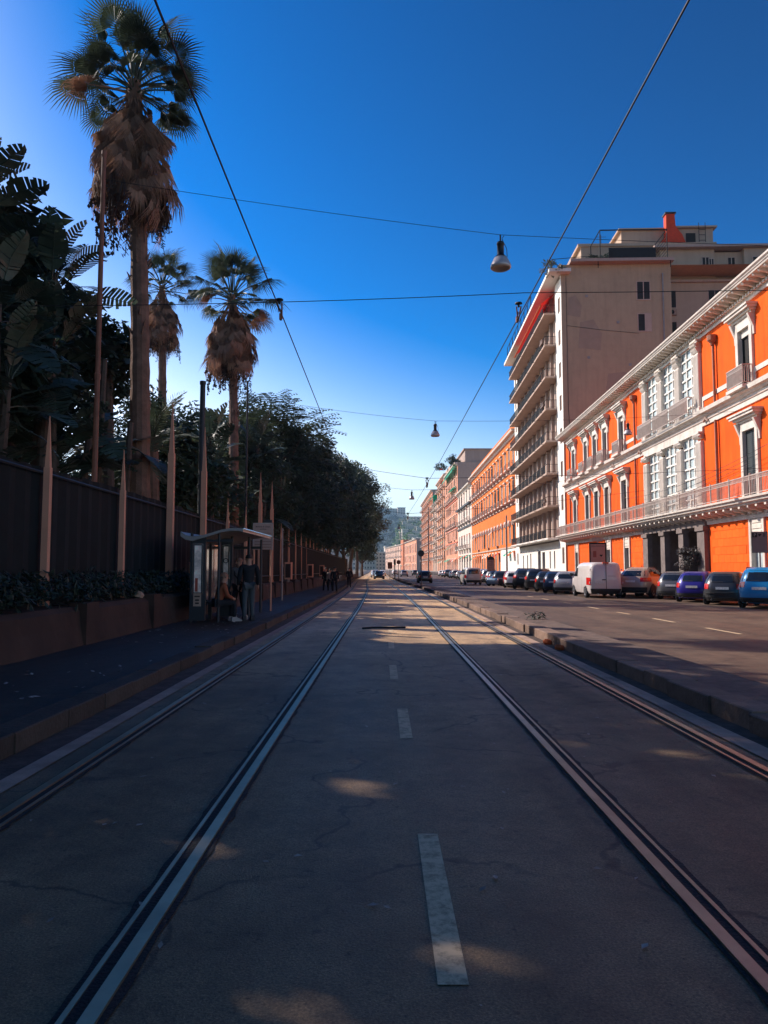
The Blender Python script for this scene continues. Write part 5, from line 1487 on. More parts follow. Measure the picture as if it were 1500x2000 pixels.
# ------------------------------------------------------------------ cars
KINDS_ = {  # levels: z, rear x, front x, half width, exponent ; W half-length
 'hatch': dict(lv=[(.20, -1.86, 1.86, .78, 5), (.34, -1.96, 1.95, .835, 5), (.55, -1.99, 1.99, .85, 5), (.76, -1.95, 1.90, .85, 5), (.92, -1.90, 1.02, .83, 4.5), (1.10, -1.80, .72, .775, 4.2), (1.30, -1.62, .30, .675, 4), (1.41, -1.42, .02, .60, 3.6), (1.45, -1.10, -.30, .48, 3)], win=(.97, 1.33), wr=.29, ax=1.24),
 'mpv': dict(lv=[(.22, -1.98, 2.0, .80, 5), (.36, -2.08, 2.08, .86, 5), (.62, -2.11, 2.12, .88, 5), (.86, -2.06, 2.0, .88, 5), (1.02, -2.01, 1.35, .855, 4.5), (1.24, -1.94, .95, .80, 4.2), (1.48, -1.80, .45, .70, 4), (1.58, -1.62, .10, .62, 3.6), (1.63, -1.25, -.3, .5, 3)], win=(1.06, 1.50), wr=.31, ax=1.3),
 'suv': dict(lv=[(.28, -2.20, 2.18, .84, 5), (.45, -2.32, 2.30, .92, 5), (.72, -2.36, 2.34, .94, 5), (.98, -2.30, 2.12, .935, 5), (1.13, -2.22, 1.2, .90, 4.5), (1.32, -2.06, .85, .82, 4), (1.52, -1.80, .40, .71, 3.8), (1.63, -1.5, .0, .62, 3.5), (1.68, -1.1, -.4, .5, 3)], win=(1.18, 1.56), wr=.36, ax=1.42),
 'van': dict(lv=[(.26, -2.36, 2.34, .86, 8), (.42, -2.44, 2.42, .93, 8), (.75, -2.46, 2.46, .955, 8), (1.02, -2.46, 2.36, .955, 8), (1.16, -2.45, 1.95, .945, 7), (1.45, -2.43, 1.62, .915, 7), (1.72, -2.40, 1.25, .87, 7), (1.88, -2.34, .95, .81, 6), (1.95, -2.15, .65, .68, 4)], win=(1.16, 1.64), wr=.33, ax=1.55),
 'minivan': dict(lv=[(.24, -2.02, 2.0, .80, 7), (.40, -2.10, 2.08, .87, 7), (.70, -2.12, 2.12, .89, 7), (.95, -2.11, 2.02, .89, 7), (1.10, -2.10, 1.45, .88, 6), (1.35, -2.08, 1.10, .85, 6), (1.58, -2.04, .75, .80, 6), (1.72, -1.98, .45, .74, 5), (1.79, -1.75, .1, .6, 4)], win=(1.12, 1.58), wr=.31, ax=1.35)}
def lev(k, z):
    lv = KINDS_[k]['lv']
    for a, b in zip(lv, lv[1:]):
        if z <= b[0]:
            f = (z - a[0]) / (b[0] - a[0]); return tuple(p + (q - p) * f for p, q in zip(a, b))
    return lv[-1]
def body_mesh(k):
    m = MB(); n = 56; rows = []
    for z, xr, xf, hw, ex in KINDS_[k]['lv']:
        c, a = (xr + xf) / 2, (xf - xr) / 2; r = []
        for i in range(n + 1):
            th = 2 * math.pi * i / n
            cs, sn = math.cos(th), math.sin(th)
            r.append((c + a * math.copysign(abs(cs) ** (2 / ex), cs), hw * math.copysign(abs(sn) ** (2 / ex), sn), z))
        rows.append(r)
    m.grid(rows)
    m.poly(rows[-1][:-1])
    return m
def rear_patch(k, y0, y1, z0, z1, off=.012, front=False, ny=6, nz=4, m=None):
    m = m or MB(); rows = []
    for i in range(nz + 1):
        z = z0 + (z1 - z0) * i / nz; _, xr, xf, hw, ex = lev(k, z)
        c, a = (xr + xf) / 2, (xf - xr) / 2; r = []
        for j in range(ny + 1):
            y = (y0 + (y1 - y0) * j / ny) * hw
            x = a * (1 - min(.9999, abs(y / hw)) ** ex) ** (1 / ex) + off
            r.append((c + x if front else c - x, y * (1 + off * .6), z))
        rows.append(r)
    if front: rows = [r[::-1] for r in rows]
    return m.grid([r[::-1] for r in rows])
def side_patch(k, s, x0, x1, z0, z1, off=.010, nx=8, nz=3, m=None, slant=0.0):
    m = m or MB(); rows = []
    for i in range(nz + 1):
        z = z0 + (z1 - z0) * i / nz; _, xr, xf, hw, ex = lev(k, z)
        c, a = (xr + xf) / 2, (xf - xr) / 2; r = []
        for j in range(nx + 1):
            fx0 = x0 + slant * i / nz; fx1 = x1 - slant * i / nz
            x = fx0 + (fx1 - fx0) * j / nx
            q = min(.995, abs((x - c) / a))
            r.append((x, s * (hw * (1 - q ** ex) ** (1 / ex) + off), z))
        rows.append(r[::-1] if s > 0 else r)
    return m.grid(rows)
def arch_mesh(k):
    m = MB()
    for s in (-1, 1):
        for ax in (KINDS_[k]['ax'], -KINDS_[k]['ax']):
            hw = lev(k, .5)[3]
            pts = [(ax + (KINDS_[k]['wr'] + .075) * math.cos(a), KINDS_[k]['wr'] + (KINDS_[k]['wr'] + .075) * math.sin(a)) for a in [math.pi * t / 12 - .15 for t in range(0, 14)]]
            m.prism([(p[0], max(.12, p[1])) for p in pts], 'y', s * (hw - .35), s * (hw + .006))
    return m
def wheel_mesh(r, w): return MB().lathe([(r * .62, -w / 2), (r * .93, -w / 2), (r, -w * .35), (r, w * .35), (r * .93, w / 2), (r * .62, w / 2)], n=20)
def rim_mesh(r):
    m = MB().lathe([(r * .62, .0), (r * .60, .03), (r * .54, .02), (r * .54, -.03)], n=18)
    for k in range(5):
        a = 2 * math.pi * k / 5; c, s = math.cos(a), math.sin(a)
        m.poly([(c * r * .1 - s * .03, s * r * .1 + c * .03, .03), (c * r * .1 + s * .03, s * r * .1 - c * .03, .03), (c * r * .56 + s * .045, s * r * .56 - c * .045, .01), (c * r * .56 - s * .045, s * r * .56 + c * .045, .01)])
    m.lathe([(.0, .045), (r * .16, .04), (r * .17, .0)], n=12)
    return m
def car(kind, paintkey, label, x, y, rz, group=None, detail=True, rear=True, trim_bumper=False, name='parked_car', cat='car'):
    K = KINDS_[kind]; H = K['lv'][-1][0]; W = K['lv'][3][3]
    half = -K['lv'][2][1]
    rz += (math.sin(x * 13.7 + y * 7.3)) * .045; x += .18 * math.sin(y * 5.1 + x)
    t = thing(name, label, cat, (x + half * math.cos(rz), y + half * math.sin(rz), 0), rz, group)
    P = PAINT[paintkey]
    link('body', cached('car_' + kind, lambda: body_mesh(kind), True), P, t)
    w0, w1 = K['win']
    link('rear_window', cached('rw_' + kind, lambda: rear_patch(kind, -.80, .80, w0 + .02, w1 + .02) if kind != 'van' else MB().box(0, .001, 0, .001, 1, 1.001)), M['glass_car'], t)
    if kind != 'van':
        for s in (-1, 1):
            xr, xf = lev(kind, (w0 + w1) / 2)[1:3]
            link('side_window', cached('sw_%s_%d' % (kind, s), lambda: side_patch(kind, s, xr + .42, xf - .22, w0, w1, slant=.12)), M['glass_car'], t)
    else:
        for s in (-1, 1): link('side_window', cached('sw_van_%d' % s, lambda: side_patch('van', s, .35, 1.40, w0, w1, nx=8, slant=.10)), M['glass_car'], t)
        link('door_gap', MB().box(-2.475, -2.452, -.012, .012, .45, 1.9), M['trim'], t)
        link('brake_light', MB().box(-2.42, -2.30, -.16, .16, 1.89, 1.95), M['brake_orange'], t)
        link('handle', MB().box(-2.50, -2.46, .03, .22, .98, 1.03), M['trim'], t)
        link('hinge', MB().box(-2.48, -2.40, .86, .90, .8, .9).box(-2.48, -2.40, -.90, -.86, .8, .9).box(-2.48, -2.38, .82, .86, 1.5, 1.6).box(-2.48, -2.38, -.86, -.82, 1.5, 1.6), P, t)
    link('windscreen', cached('ws_' + kind, lambda: rear_patch(kind, -.85, .85, w0 + .0, w1, .012, True)), M['glass_car'], t)
    lz = {'hatch': (.70, .93), 'mpv': (.84, 1.06), 'suv': (.90, 1.12), 'van': (.72, 1.12), 'minivan': (.72, 1.05)}[kind]
    ly = {'hatch': (.66, .965), 'mpv': (.62, .97), 'suv': (.55, .965), 'van': (.86, .985), 'minivan': (.86, .985)}[kind]
    for s in (-1, 1):
        link('taillight', cached('tl_%s_%d' % (kind, s), lambda: rear_patch(kind, *sorted((s * ly[0], s * ly[1])), lz[0], lz[1], .018, ny=5)), M['taillight'], t)
        link('headlight', cached('hl_%s_%d' % (kind, s), lambda: rear_patch(kind, *sorted((s * .55, s * .95)), lz[0] - .1, lz[0] + .08, .015, True)), M['chrome'], t)
    zb = .24 if kind != 'suv' else .32
    link('bumper', cached('bp_' + kind, lambda: rear_patch(kind, -.985, .985, zb, zb + (.20 if kind in ('hatch', 'mpv') else .28), .022, ny=14)), M['trim'], t)
    if trim_bumper: link('bumper_strip', cached('bs_' + kind, lambda: rear_patch(kind, -.97, .97, .50, .57, .026, ny=14)), M['trim'], t)
    pz = {'hatch': .74, 'mpv': .80, 'suv': .92, 'van': .86, 'minivan': .84}[kind]
    py = {'van': .32, 'minivan': .3}.get(kind, 0)
    px_ = lev(kind, pz)[1]
    link('number_plate', cached('np_' + kind, lambda: MB().box(px_ - .035, px_ - .018, py - .26, py + .26, pz - .055, pz + .055)), M['plate'], t)
    link('wheel_arch', cached('wa_' + kind, lambda: arch_mesh(kind)), M['trim'], t)
    wm = cached('wheel_' + kind, lambda: wheel_mesh(K['wr'], .2), True); rm = cached('rim_' + kind, lambda: rim_mesh(K['wr']))
    for s in (-1, 1):
        for ax in (K['ax'], -K['ax']):
            hw = lev(kind, .4)[3]
            w_ = link('wheel', wm, M['tyre'], t, (ax, s * (hw - .075), K['wr']), (R(-90 * s), 0, 0))
            link('rim', rm, M['rim'], w_, (0, 0, .075))
    for s in (-1, 1):
        zz = w0 + .03; xx = lev(kind, zz)[2] - .35
        link('mirror', cached('mr_%s_%d' % (kind, s), lambda: MB().prism([(xx - .05, zz - .02), (xx + .1, zz), (xx + .08, zz + .14), (xx - .05, zz + .14)], 'y', s * (lev(kind, zz)[3] + .0), s * (lev(kind, zz)[3] + .2))), P if kind != 'van' else M['trim'], t)
    if detail:
        link('wiper', cached('wp_' + kind, lambda: rear_patch(kind, -.05, .5, w0 + .03, w0 + .05, .022, ny=3, nz=1) if kind != 'van' else MB().box(-2.47, -2.46, -.5, -.1, 1.2, 1.21)), M['trim'], t)
        for s in (-1, 1):
            link('door_seam', cached('ds_%s_%d' % (kind, s), lambda: side_patch(kind, s, .28, .30, .36, w0, .006, nx=1, m=side_patch(kind, s, -.78, -.76, .45, w0, .006, nx=1))), M['trim'], t)
            link('door_handle', cached('dh_%s_%d' % (kind, s), lambda: side_patch(kind, s, -.12, .08, w0 - .12, w0 - .08, .03, nx=2, nz=1)), P, t)
        if kind in ('suv', 'mpv'):
            for s in (-1, 1): link('roof_rail', MB().tube([(-1.35, s * .6, H - .10), (-1.2, s * .6, H - .01), (-.2, s * .6, H), (.0, s * .6, H - .08)], .018, 5), M['trim'], t)
        link('exhaust', cached('ex', lambda: MB().tube([(0, 0, 0), (-.14, 0, 0)], .03, 8)), M['chrome'], t, (K['lv'][0][1] + .02, .45, .24))
    return t
A = R(54)
car('mpv', 'blue', 'bright blue compact MPV cut off by the right edge of the photo', 14.75, 29.0, A)
car('hatch', 'charcoal', 'small charcoal hatchback parked between the bright blue and violet cars', 14.35, 31.9, A, trim_bumper=True)
car('hatch', 'violet', 'deep violet-blue hatchback parked nose-in before the portal', 14.45, 34.8, A)
car('hatch', 'grey', 'dark grey hatchback squeezed between the violet car and the beige SUV', 14.5, 38.0, A)
car('suv', 'gold', 'beige crossover SUV with red wedge lights beside the white van', 13.5, 40.3, R(48))
car('hatch', 'white', 'white car mostly hidden behind the right flank of the white van', 14.0, 43.6, A)
car('van', 'van_white', 'white panel van standing in the road with its two rear doors towards us', 11.95, 40.1, R(89), name='panel_van', cat='van')
car('hatch', 'silver', 'silver car with bright red lights just left of the white van', 11.5, 46.8, R(60))
car('hatch', 'navy', 'dark blue-roofed car, second to the left of the white van', 11.35, 49.2, R(60))
car('hatch', 'black', 'black hatchback with a pale plate, third to the left of the white van', 11.3, 51.8, R(62))
car('mpv', 'black', 'tall black people carrier, fourth to the left of the white van', 11.2, 55.2, R(62))
car('suv', 'charcoal', 'big charcoal SUV beside the small white hatchback', 11.2, 59.2, R(66))
car('hatch', 'white', 'small white hatchback in the row left of the big charcoal SUV', 11.3, 64.0, R(74))
car('hatch', 'red', 'dark red car between the white hatchback and the pale blue one', 11.6, 68.0, R(70))
car('hatch', 'charcoal', 'dark car with a pale bumper near the light-box sign', 11.3, 71.5, R(72))
car('hatch', 'paleblue', 'pale blue car parked nose-out in front of the light-box sign', 13.2, 74.8, R(230))
car('hatch', 'black', 'black car right beside the silver-grey minivan', 11.8, 78.5, R(72))
car('minivan', 'cream', 'silver-grey minivan with twin rear windows driving away in the carriageway', 9.35, 76.5, R(90.5), name='minivan', cat='van')
car('hatch', 'charcoal', 'dark car driving away alone close to the traffic island', 4.75, 88.0, R(92), name='car', cat='car')
FG = 'small parked cars in the far row'
ORD = ('first', 'second', 'third', 'fourth', 'fifth', 'sixth', 'seventh', 'eighth', 'ninth', 'tenth', 'eleventh', 'twelfth', 'thirteenth', 'fourteenth', 'fifteenth', 'sixteenth', 'seventeenth')
FARL = ['small %s parked car, %s in the far row counted from the minivan' % (('white', 'white', 'silver', 'cream', 'white', 'grey', 'silver', 'white', 'black')[k % 9], ORD[k]) for k in range(17)]
for k, y in enumerate((84, 87.5, 91, 94.5, 98, 102, 106, 110, 115, 120, 126, 132, 139, 147, 156, 166, 178)):
    car(('hatch', 'hatch', 'mpv', 'hatch', 'suv')[k % 5], ('white', 'white', 'silver', 'cream', 'white', 'grey', 'silver', 'white', 'black')[k % 9], FARL[k], 11.6 + .012 * y, y, R(62 + (k * 7) % 11), FG, detail=False)
for k, (x, y) in enumerate(((7.5, 150), (4.6, 172), (8.4, 195), (3.2, 210))):
    car('hatch', ('charcoal', 'silver', 'black', 'white')[k], 'tiny far car near the crossing, %s in distance from us' % ORD[k], x, y, R(92), 'tiny cars waiting near the crossing', detail=False)
car('hatch', 'black', 'dark car coming towards us on the tram road, far away under the trees', -1.0, 132, R(-88), detail=False, name='car')
car('mpv', 'silver', 'grey car behind the dark oncoming car on the tram road', -1.9, 158, R(-88), detail=False, name='car')
car('hatch', 'white', 'pale car farthest away on the tram road', -.6, 190, R(-88), detail=False, name='car')

# ------------------------------------------------------------------ signs, plant, small things
t = thing('parking_sign', 'grey parking sign with a black P square on a thin post by the blue car', 'sign', (15.55, 30.6, .12), R(-14))
link('board', MB().box(-.29, .29, 0, .03, 2.12, 2.98), pm('sign_back', (0.17, 0.135, 0.12), .5, .3, var=.1), t)
link('square', MB().box(-.27, -.09, -.006, 0, 2.75, 2.93), M['dark'], t)
lettering('P', .19, t, (-.18, -.008, 2.84), (R(90), 0, 0), M['iron_pale'])
link('pictogram', MB().box(-.05, .07, -.006, 0, 2.83, 2.89).box(-.03, .03, -.006, 0, 2.79, 2.83).box(.14, .16, -.006, 0, 2.77, 2.92).box(.19, .21, -.006, 0, 2.77, 2.92), M['dark'], t)
link('post', MB().tube([(0, .06, 0), (0, .06, 2.9)], .035, 8), M['pole_grey'], t)
link('rim', MB().box(-.30, -.285, -.01, .035, 2.11, 2.99).box(.285, .30, -.01, .035, 2.11, 2.99).box(-.3, .3, -.01, .035, 2.10, 2.115), M['dark'], t)
t = thing('poster_sign', 'framed pink poster panel with an oval top above the white van', 'sign', (17.1, 59.2, 0), R(-12))
link('frame', MB().box(-.66, .66, -.02, .2, 1.75, 3.72), M['dark'], t)
link('poster', MB().box(-.56, .56, -.04, -.02, 1.92, 3.6), pm('poster_pink', (0.55, 0.26, 0.19), .6, var=.06), t)
link('pictogram', MB().box(-.38, -.12, -.047, -.04, 2.55, 3.05), pm('poster_red', (0.35, 0.08, 0.05), .6), t)
link('heart', MB().prism([(.25, 2.58), (.14, 2.70), (.13, 2.76), (.25, 2.74), (.37, 2.76), (.36, 2.70)], 'y', -.047, -.04), M['dark'], t)
link('logo', MB().box(-.05, .12, -.047, -.04, 2.0, 2.12), M['dark'], t)
lettering('VILLA COMUNALE', .125, t, (0, -.045, 3.44), (R(90), 0, 0), M['dark'])
link('crest', MB().prism([(.5 * math.cos(a), 3.98 + .17 * math.sin(a)) for a in [2 * math.pi * k / 24 for k in range(24)]], 'y', -.02, .1).box(-.05, .05, 0, .1, 3.7, 3.85), M['peach'], t)
link('post', MB().box(-.45, -.35, .02, .12, 0, 1.8).box(.35, .45, .02, .12, 0, 1.8), M['dark'], t)
t = thing('poster_sign', 'small arched light-box sign with faint lines, right of the minivan', 'sign', (11.9, 82.5, 0), R(-8))
link('frame', MB().prism([(-.42, 1.35), (.42, 1.35), (.42, 2.75), (.30, 2.95), (.1, 3.05), (-.1, 3.05), (-.3, 2.95), (-.42, 2.75)], 'y', 0, .15), M['pole_dark'], t)
link('poster', MB().box(-.36, .36, -.015, 0, 1.45, 2.68), M['concrete'], t)
link('print_line', MB().box(-.25, .05, -.02, -.015, 2.5, 2.54).box(-.25, .2, -.02, -.015, 2.2, 2.22).box(-.25, .2, -.02, -.015, 2.0, 2.02).box(-.25, .15, -.02, -.015, 1.8, 1.82), M['dark'], t)
link('post', MB().tube([(0, .07, 0), (0, .07, 1.35)], .06, 8), M['pole_dark'], t)
def disc_sign(x, y, h, r, mat, label, face=-1):
    t = thing('road_sign', label, 'road sign', (x, y, .15))
    link('post', MB().tube([(0, 0, 0), (0, 0, h + r)], .04, 8), M['pole_dark'] if mat != 'taillight' else M['pole_grey'], t)
    link('disc', MB().lathe([(0, .01), (r, .01), (r, -.01), (0, -.01)], n=20), M[mat], t, (0, -.06, h), (R(90), 0, 0))
    return t
disc_sign(3.05, 61, 2.75, .27, 'pole_dark', 'dark round road sign seen from behind on the traffic island')
disc_sign(2.05, 104, 2.5, .30, 'pole_rust', 'red round road sign on the island farther away')
t = thing('road_sign', 'brown rectangular sign board low over the far tram road', 'road sign', (.9, 112, .15))
link('board', MB().box(-.35, .35, 0, .04, 1.6, 2.6), M['pole_rust'], t); link('post', MB().tube([(0, .05, 0), (0, .05, 1.7)], .04, 6), M['pole_dark'], t)
t = thing('traffic_light', 'dark traffic light on a short mast on the far island', 'traffic light', (1.7, 116, .15))
link('mast', MB().tube([(0, 0, 0), (0, 0, 2.2)], .09, 8), M['pole_dark'], t)
link('housing', MB().box(-.16, .16, -.12, .12, 2.2, 3.1), M['pole_dark'], t)
for k in range(3): link('lens', MB().lathe([(0, 0), (.1, 0), (.11, -.05)], n=12), (M['taillight'], M['brake_orange'], M['awn_green'])[2 - k], t, (0, -.125, 2.36 + .28 * k), (R(90), 0, 0))
t = thing('street_pole', 'pale grey lamp post in front of the long orange palazzo', 'pole', (13.6, 82, 0)); link('shaft', MB().tube([(0, 0, 0), (0, 0, 7.6)], [.11, .08], 8), M['pole_grey'], t)
link('collar', MB().lathe([(.14, 0), (.16, .2), (.1, .25)], (0, 0, 1.0), 10), M['pole_grey'], t)
t = thing('street_pole', 'tall thin pale post in front of the stacked-balcony block', 'pole', (8.8, 146, 0)); link('shaft', MB().tube([(0, 0, 0), (0, 0, 14)], [.15, .09], 8), M['pole_grey'], t)
link('collar', MB().lathe([(.2, 0), (.2, .3), (.12, .35)], (0, 0, 1.2), 10), M['pole_grey'], t)
# potted tree at the portal
t = thing('potted_tree', 'dark bushy potted tree standing before the portal pillars', 'potted plant', (18.75, 45.9, .12))
link('pot', MB().lathe([(.25, 0), (.36, .1), (.42, .6), (.46, .62), (.46, .7), (.38, .7), (.36, .6), (0, .58)], n=14), M['portal'], t)
link('trunk', MB().tube([(0, 0, .6), (.04, 0, 1.5)], [.06, .04], 6), M['trunk'], t)
link('crown', leaf_cloud(crown_clumps(.62, .62, .78, 26, .2, .3, random.Random(5)), 60, .16, .55, rs=random.Random(6)), pm('foliage_grey', (0.07, 0.065, 0.06), .5, var=.4, trans=.15), t, (0, 0, 2.15))
t = thing('barrier', 'low orange-red pipe barrier along the orange palace wall', 'barrier', (18.4, 52, .12), RZ1)
link('rail', MB().tube([(5, .5, 1.55), (11, .5, 1.55)], .05, 6).tube([(5, .5, 1.15), (11, .5, 1.15)], .04, 6), M['chimney'], t)
for u in (5, 8, 11): link('post', MB().tube([(u, .5, 0), (u, .5, 1.6)], .04, 6), M['chimney'], t)
# rooftop plants
def bush(x, y, z, s, label, mat='leaf_b', n=18):
    t = thing('roof_plant', label, 'plant', (x, y, z))
    link('foliage', leaf_cloud(crown_clumps(s, s, s * .7, n, s * .28, s * .42, random.Random(int(x * 7 + y))), 46, s * .28, .5, rs=random.Random(int(x * 3))), M[mat], t, (0, 0, s * .62))
    link('tub', MB().lathe([(s * .3, 0), (s * .38, s * .3), (0, s * .3)], n=10), M['chimney'], t)
bush(20.2, 85.5, 36.65, 1.3, 'spindly plant at the front corner of the white block terrace', 'leaf_c', 10)
bush(25.2, 86.2, 37.75, 1.1, 'dark leafy plant in the middle of the white block terrace', 'leaf_a', 22)
bush(27.2, 86.2, 37.75, 1.2, 'broad dark plant beside the terrace pergola of the white block', 'leaf_a', 22)
bush(23.0, 238, 35.4, 2.2, 'dark palm-like plant on the roof edge of the pink palazzo', 'leaf_a', 24)
bush(22.6, 290, 40.5, 2.0, 'plants on the roof of the brown balcony block', 'leaf_b', 18)
# weed, dark tube, litter
t = thing('weed', 'small dark weed growing through the island paving', 'plant', (4.15, 20.3, .17))
link('foliage', leaf_cloud([(.0, 0, .1, .14), (.12, .05, .12, .12), (-.12, 0, .08, .12)], 30, .12, .35, rs=random.Random(3)), M['hedge'], t)
tag(link('cable', MB().tube([(-.55, 18.9, -.03), (-.3, 19.0, -.02), (.1, 19.0, -.02), (.55, 19.25, -.03)], .027, 6), M['tar']), 'thin black curved line across the lane between the inner rails', 'cable')  # simply a thin dark curved tube laid across the lane
lt = MB()
for k in range(150):
    y = 2.5 + 24 * rnd.random() ** 1.6; x = rnd.uniform(-2.2, 3.0); s = rnd.uniform(.012, .032); a = rnd.uniform(0, 6.28)
    c, q = math.cos(a) * s, math.sin(a) * s
    z = .007 + gz(y)
    lt.poly([(x - c, y - q, z), (x + q * .5, y - c * .5, z + .006), (x + c, y + q, z + rnd.uniform(0, .012)), (x - q * .5, y + c * .5, z + .004)])
tag(link('fallen_leaves', lt, pm('dry_leaf', (0.34, 0.27, 0.22), .8, var=.5, scale=3)), 'pale fallen leaves and scraps scattered over the tram road', None, None, 'stuff')
lt = MB()
for k in range(130):
    y = 6 + 18 * rnd.random(); x = rnd.uniform(-5.3, -3.3); s = rnd.uniform(.015, .06); a = rnd.uniform(0, 6.28)
    c, q = math.cos(a) * s, math.sin(a) * s; z = .157 + gz(y)
    lt.poly([(x - c, y - q, z), (x + q * .6, y - c * .6, z + .01), (x + c, y + q, z + rnd.uniform(0, .02)), (x - q * .6, y + c * .6, z + .004)])
tag(link('litter', lt, pm('paper_scrap', (0.35, 0.31, 0.28), .8, var=.5, scale=3)), 'scraps of paper and leaves on the dark left pavement', None, None, 'stuff')
for k, (x, y, lb) in enumerate(((3.32, 15.2, 'crumpled red and white wrapper in the island gutter'), (3.30, 14.1, 'second scrap of wrapper in the island gutter, nearer us'), (-5.75, 17.3, 'pale stone resting on the planter wall under the second spike'))):
    m = MB().lathe([(0, .0), (.08, .0), (.10, .04), (.06, .09), (0, .1)], n=7)
    o = tag(link('wrapper' if k < 2 else 'stone', m, M['awn_orange'] if k < 2 else M['concrete'], None, (x, y, .01 if k < 2 else .88), (.2, .1, k), (1.0 if k < 2 else 1.6)), lb, 'litter' if k < 2 else 'stone')

# ------------------------------------------------------------------ far hillside
def hill(name, x0, x1, y0, y1, top, label, seed, col):
    rs = random.Random(seed); rows = []
    for j in range(26):
        f = j / 25; y = y0 + (y1 - y0) * f; r = []
        for i in range(61):
            x = x0 + (x1 - x0) * i / 60
            z = top(x) * (f ** .8) + rs.uniform(-3, 3) * f
            r.append((x, y, z - 1))
        rows.append(r)
    return struct(name, MB().grid(rows), pm('hill_' + name + str(seed), col, .95, var=.45, scale=.02), label)
hill('hill', -900, 62, 1250, 1950, lambda x: 138, 'steep wooded hillside tinted blue like distant air', 5, (0.018, 0.045, 0.06))  # haze blue is mixed into the hill colour, besides the real haze
hill('hill', 20, 900, 900, 1500, lambda x: max(0, min(96, (x - 8) * 3.6)), 'built-up green hillside rising on the right', 6, (0.11, 0.20, 0.07))
HB = [pm('hill_wall_%d' % k, c, .9, var=.1, scale=.05) for k, c in enumerate(((.50, .46, .38), (.58, .50, .42), (.36, .40, .36), (.60, .54, .46), (.44, .36, .28)))]
def hill_house(x, y, z, w_, d, h, label, group, mat, cols=4, rws=3):
    t = thing('hill_house', label, 'building', (x, y, z), rnd.uniform(-.1, .1), group)
    b = link('wall', MB().box(-w_ / 2, w_ / 2, 0, d, -12, h), mat, t)
    link('roof', MB().box(-w_ / 2 - .5, w_ / 2 + .5, -.5, d + .5, h, h + 1.2), HB[3], t)
    wm = MB()
    for c in range(cols):
        for r in range(rws):
            xx = -w_ / 2 + w_ * (c + .5) / cols; zz = h * (r + .35) / rws
            wm.box(xx - w_ / cols * .22, xx + w_ / cols * .22, -.25, .1, zz, zz + h / rws * .45)
    link('windows', wm, M['pane'], t)['kind'] = 'stuff'
big = [(18, 1900, 136, 62, 17, 'long grey block crowning the blue hill', 9, 3), (-18, 1905, 136, 40, 22, 'left end of the grey blocks on top of the blue hill', 6, 3), (45, 1890, 137, 20, 18, 'taller square block at the right end of the blue hilltop', 3, 4),
       (62, 1480, 88, 26, 15, 'stepped pale block on top of the right-hand hill', 5, 5), (86, 1485, 90, 26, 13, 'grey block behind the contact wire on the right-hand hill', 4, 4),
       (66, 1300, 52, 26, 12, 'pale many-windowed block halfway up the right-hand hill', 7, 4), (46, 1150, 30, 30, 12, 'sea-green netted block on the lower right-hand hill', 5, 3)]
for x, y, z, w_, h, lb, c, r in big:
    hill_house(x, y, z, w_, 20, h, lb, None, HB[2] if 'grey' in lb else (pm('netting', (0.10, 0.30, 0.22), .9) if 'netted' in lb else HB[1]), c, r)
for k in range(44):
    y = rnd.uniform(930, 1470); x = y * rnd.uniform(.016, .052)
    f = (y - 900) / 600; z = max(0, min(96, (x - 8) * 3.6)) * f ** .8
    hill_house(x, y, z, rnd.uniform(8, 16), 12, rnd.uniform(5, 9), 'small pale house on the built-up right-hand hillside', 'houses on the right-hand hillside', HB[k % 5], 4, 3)
def woods(name, n, y0, y1, xf, zf, label, mat, seed):
    r_ = random.Random(seed); cl = []
    for _ in range(n):
        f = r_.random(); y = y0 + (y1 - y0) * f; x = xf(y, r_)
        cl.append((x, y, zf(x, f) + 2.5, r_.uniform(4, 8)))
    return tag(link(name, leaf_cloud(cl, 16, 5.0, .8, rs=r_), mat), label, None, None, 'stuff')
woods('hillside_woods', 330, 910, 1490, lambda y, r_: y * r_.uniform(.012, .06), lambda x, f: max(0, min(96, (x - 8) * 3.6)) * f ** .8, 'trees scattered between the houses of the right-hand hillside', pm('hill_foliage', (0.12, 0.19, 0.07), .9, var=.4, scale=.05), 41)
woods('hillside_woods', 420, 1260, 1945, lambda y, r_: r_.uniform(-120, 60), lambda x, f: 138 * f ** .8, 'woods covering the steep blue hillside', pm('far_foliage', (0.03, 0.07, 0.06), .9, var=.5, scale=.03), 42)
for k in range(9):
    x, y = -30 + 12 * k + rnd.uniform(-3, 3), 760 + 18 * (k % 4)
    hill_house(x, y, -1, rnd.uniform(11, 16), 14, rnd.uniform(17, 27), 'pale house at the foot of the hill, %s from the left under the trees' % ORD[k], 'houses at the foot of the hill', HB[(k * 2) % 5], 4, 5)

# ------------------------------------------------------------------ let free-standing things follow the street's gentle fall
for o in list(SC.objects):
    if o.parent is None and o.type in ('EMPTY', 'MESH') and o.get('category') and o['category'] not in ('building', 'wire', 'lamp', 'wire bracket', 'palm tree', 'fence', 'wall', 'rail') and o.location.y > 0:
        o.location.z += gz(o.location.y)

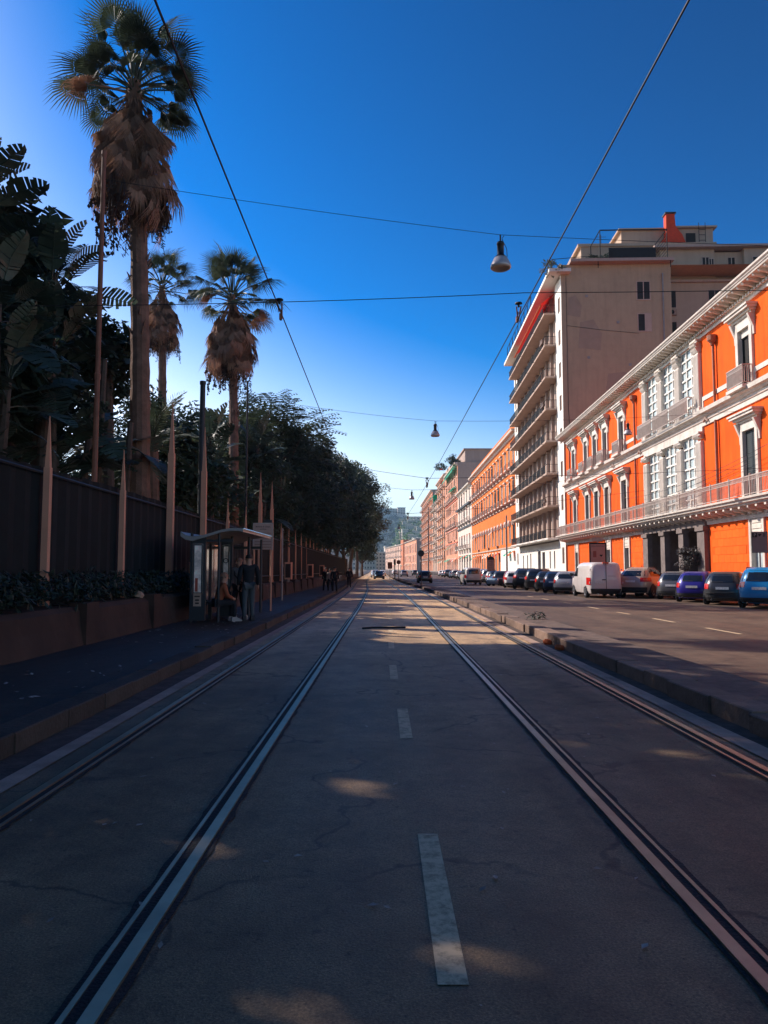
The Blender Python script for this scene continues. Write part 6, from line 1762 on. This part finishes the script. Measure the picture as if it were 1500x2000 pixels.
# ------------------------------------------------------------------ gaps in the canopy: leaves standing in these sun shafts are left out
import numpy as np
SHAFTS = [((-.22, 5.3, 0), .12), ((-.22, 2.62, 0), .12), ((.32, 3.05, 0), .11), ((.50, 2.98, 0), .08), ((.3, 6.9, 0), .08)]
for x in (.6, 1.3, 2.0, 2.7, 3.4, 4.1, 4.8): SHAFTS += [((x, y_, 0), .66) for y_ in (16.0, 17.2, 18.4, 19.4)]
for x in (-.6, .3, 1.2, 2.1): SHAFTS += [((x, 25.6, 0), .55), ((x + .3, 34.5, 0), .6), ((x + .5, 47, 0), .7), ((x + .2, 60, 0), .9)]
def prune():
    bpy.context.view_layer.update()
    S = np.array(sd)
    for o in list(SC.objects):
        if o.type != 'MESH' or o.parent is None: continue
        nm = o.name.split('.')[0]
        cat = o.parent.get('category')
        if nm == 'leaf' or nm in ('frond',):
            L = o.matrix_world @ Vector((1.4, 0, 0))
            for P, r in SHAFTS:
                d = np.array(L) - np.array(P); d -= S * d.dot(S)
                if np.linalg.norm(d) < r + (.45 if nm == 'leaf' else .0):
                    bpy.data.objects.remove(o); break
            continue
        if nm != 'crown' or cat != 'tree': continue
        me = o.data; nf = len(me.polygons)
        if len(me.vertices) != nf * 4: continue
        co = np.empty(len(me.vertices) * 3); me.vertices.foreach_get('co', co)
        M4 = np.array(o.matrix_world)
        cw = co.reshape(-1, 4, 3).mean(axis=1) @ M4[:3, :3].T + M4[:3, 3]
        kill = np.zeros(nf, bool)
        for P, r in SHAFTS:
            d = cw - np.array(P); d = d - np.outer(d @ S, S)
            kill |= (d ** 2).sum(1) < (r + .06) ** 2
        if kill.sum() < 3: continue
        v = co.reshape(-1, 4, 3)[~kill].reshape(-1, 3)
        m2 = bpy.data.meshes.new(me.name)
        k = len(v)
        m2.vertices.add(k); m2.vertices.foreach_set('co', v.ravel())
        m2.loops.add(k); m2.loops.foreach_set('vertex_index', np.arange(k, dtype=np.int32))
        m2.polygons.add(k // 4); m2.polygons.foreach_set('loop_start', np.arange(0, k, 4, dtype=np.int32))
        m2.update(calc_edges=True)
        mt = o.material_slots[0].material
        m2.materials.append(mt)
        o.data = m2
        o.material_slots[0].link = 'DATA'
prune()

# ------------------------------------------------------------------ the air
hz = bpy.data.materials.new('haze_air'); hz.use_nodes = True
hn = hz.node_tree.nodes
for q in list(hn):
    if q.type == 'BSDF_PRINCIPLED': hn.remove(q)
pv = hn.new('ShaderNodeVolumePrincipled')
pv.inputs['Color'].default_value = (0.50, 0.76, 1.0, 1)
pv.inputs['Density'].default_value = 0.00014
pv.inputs['Anisotropy'].default_value = 0.0
hz.node_tree.links.new(pv.outputs[0], hn['Material Output'].inputs['Volume'])
struct('haze', MB().box(-1300, 1300, -100, 2100, -20, 172), hz)['kind'] = 'stuff'
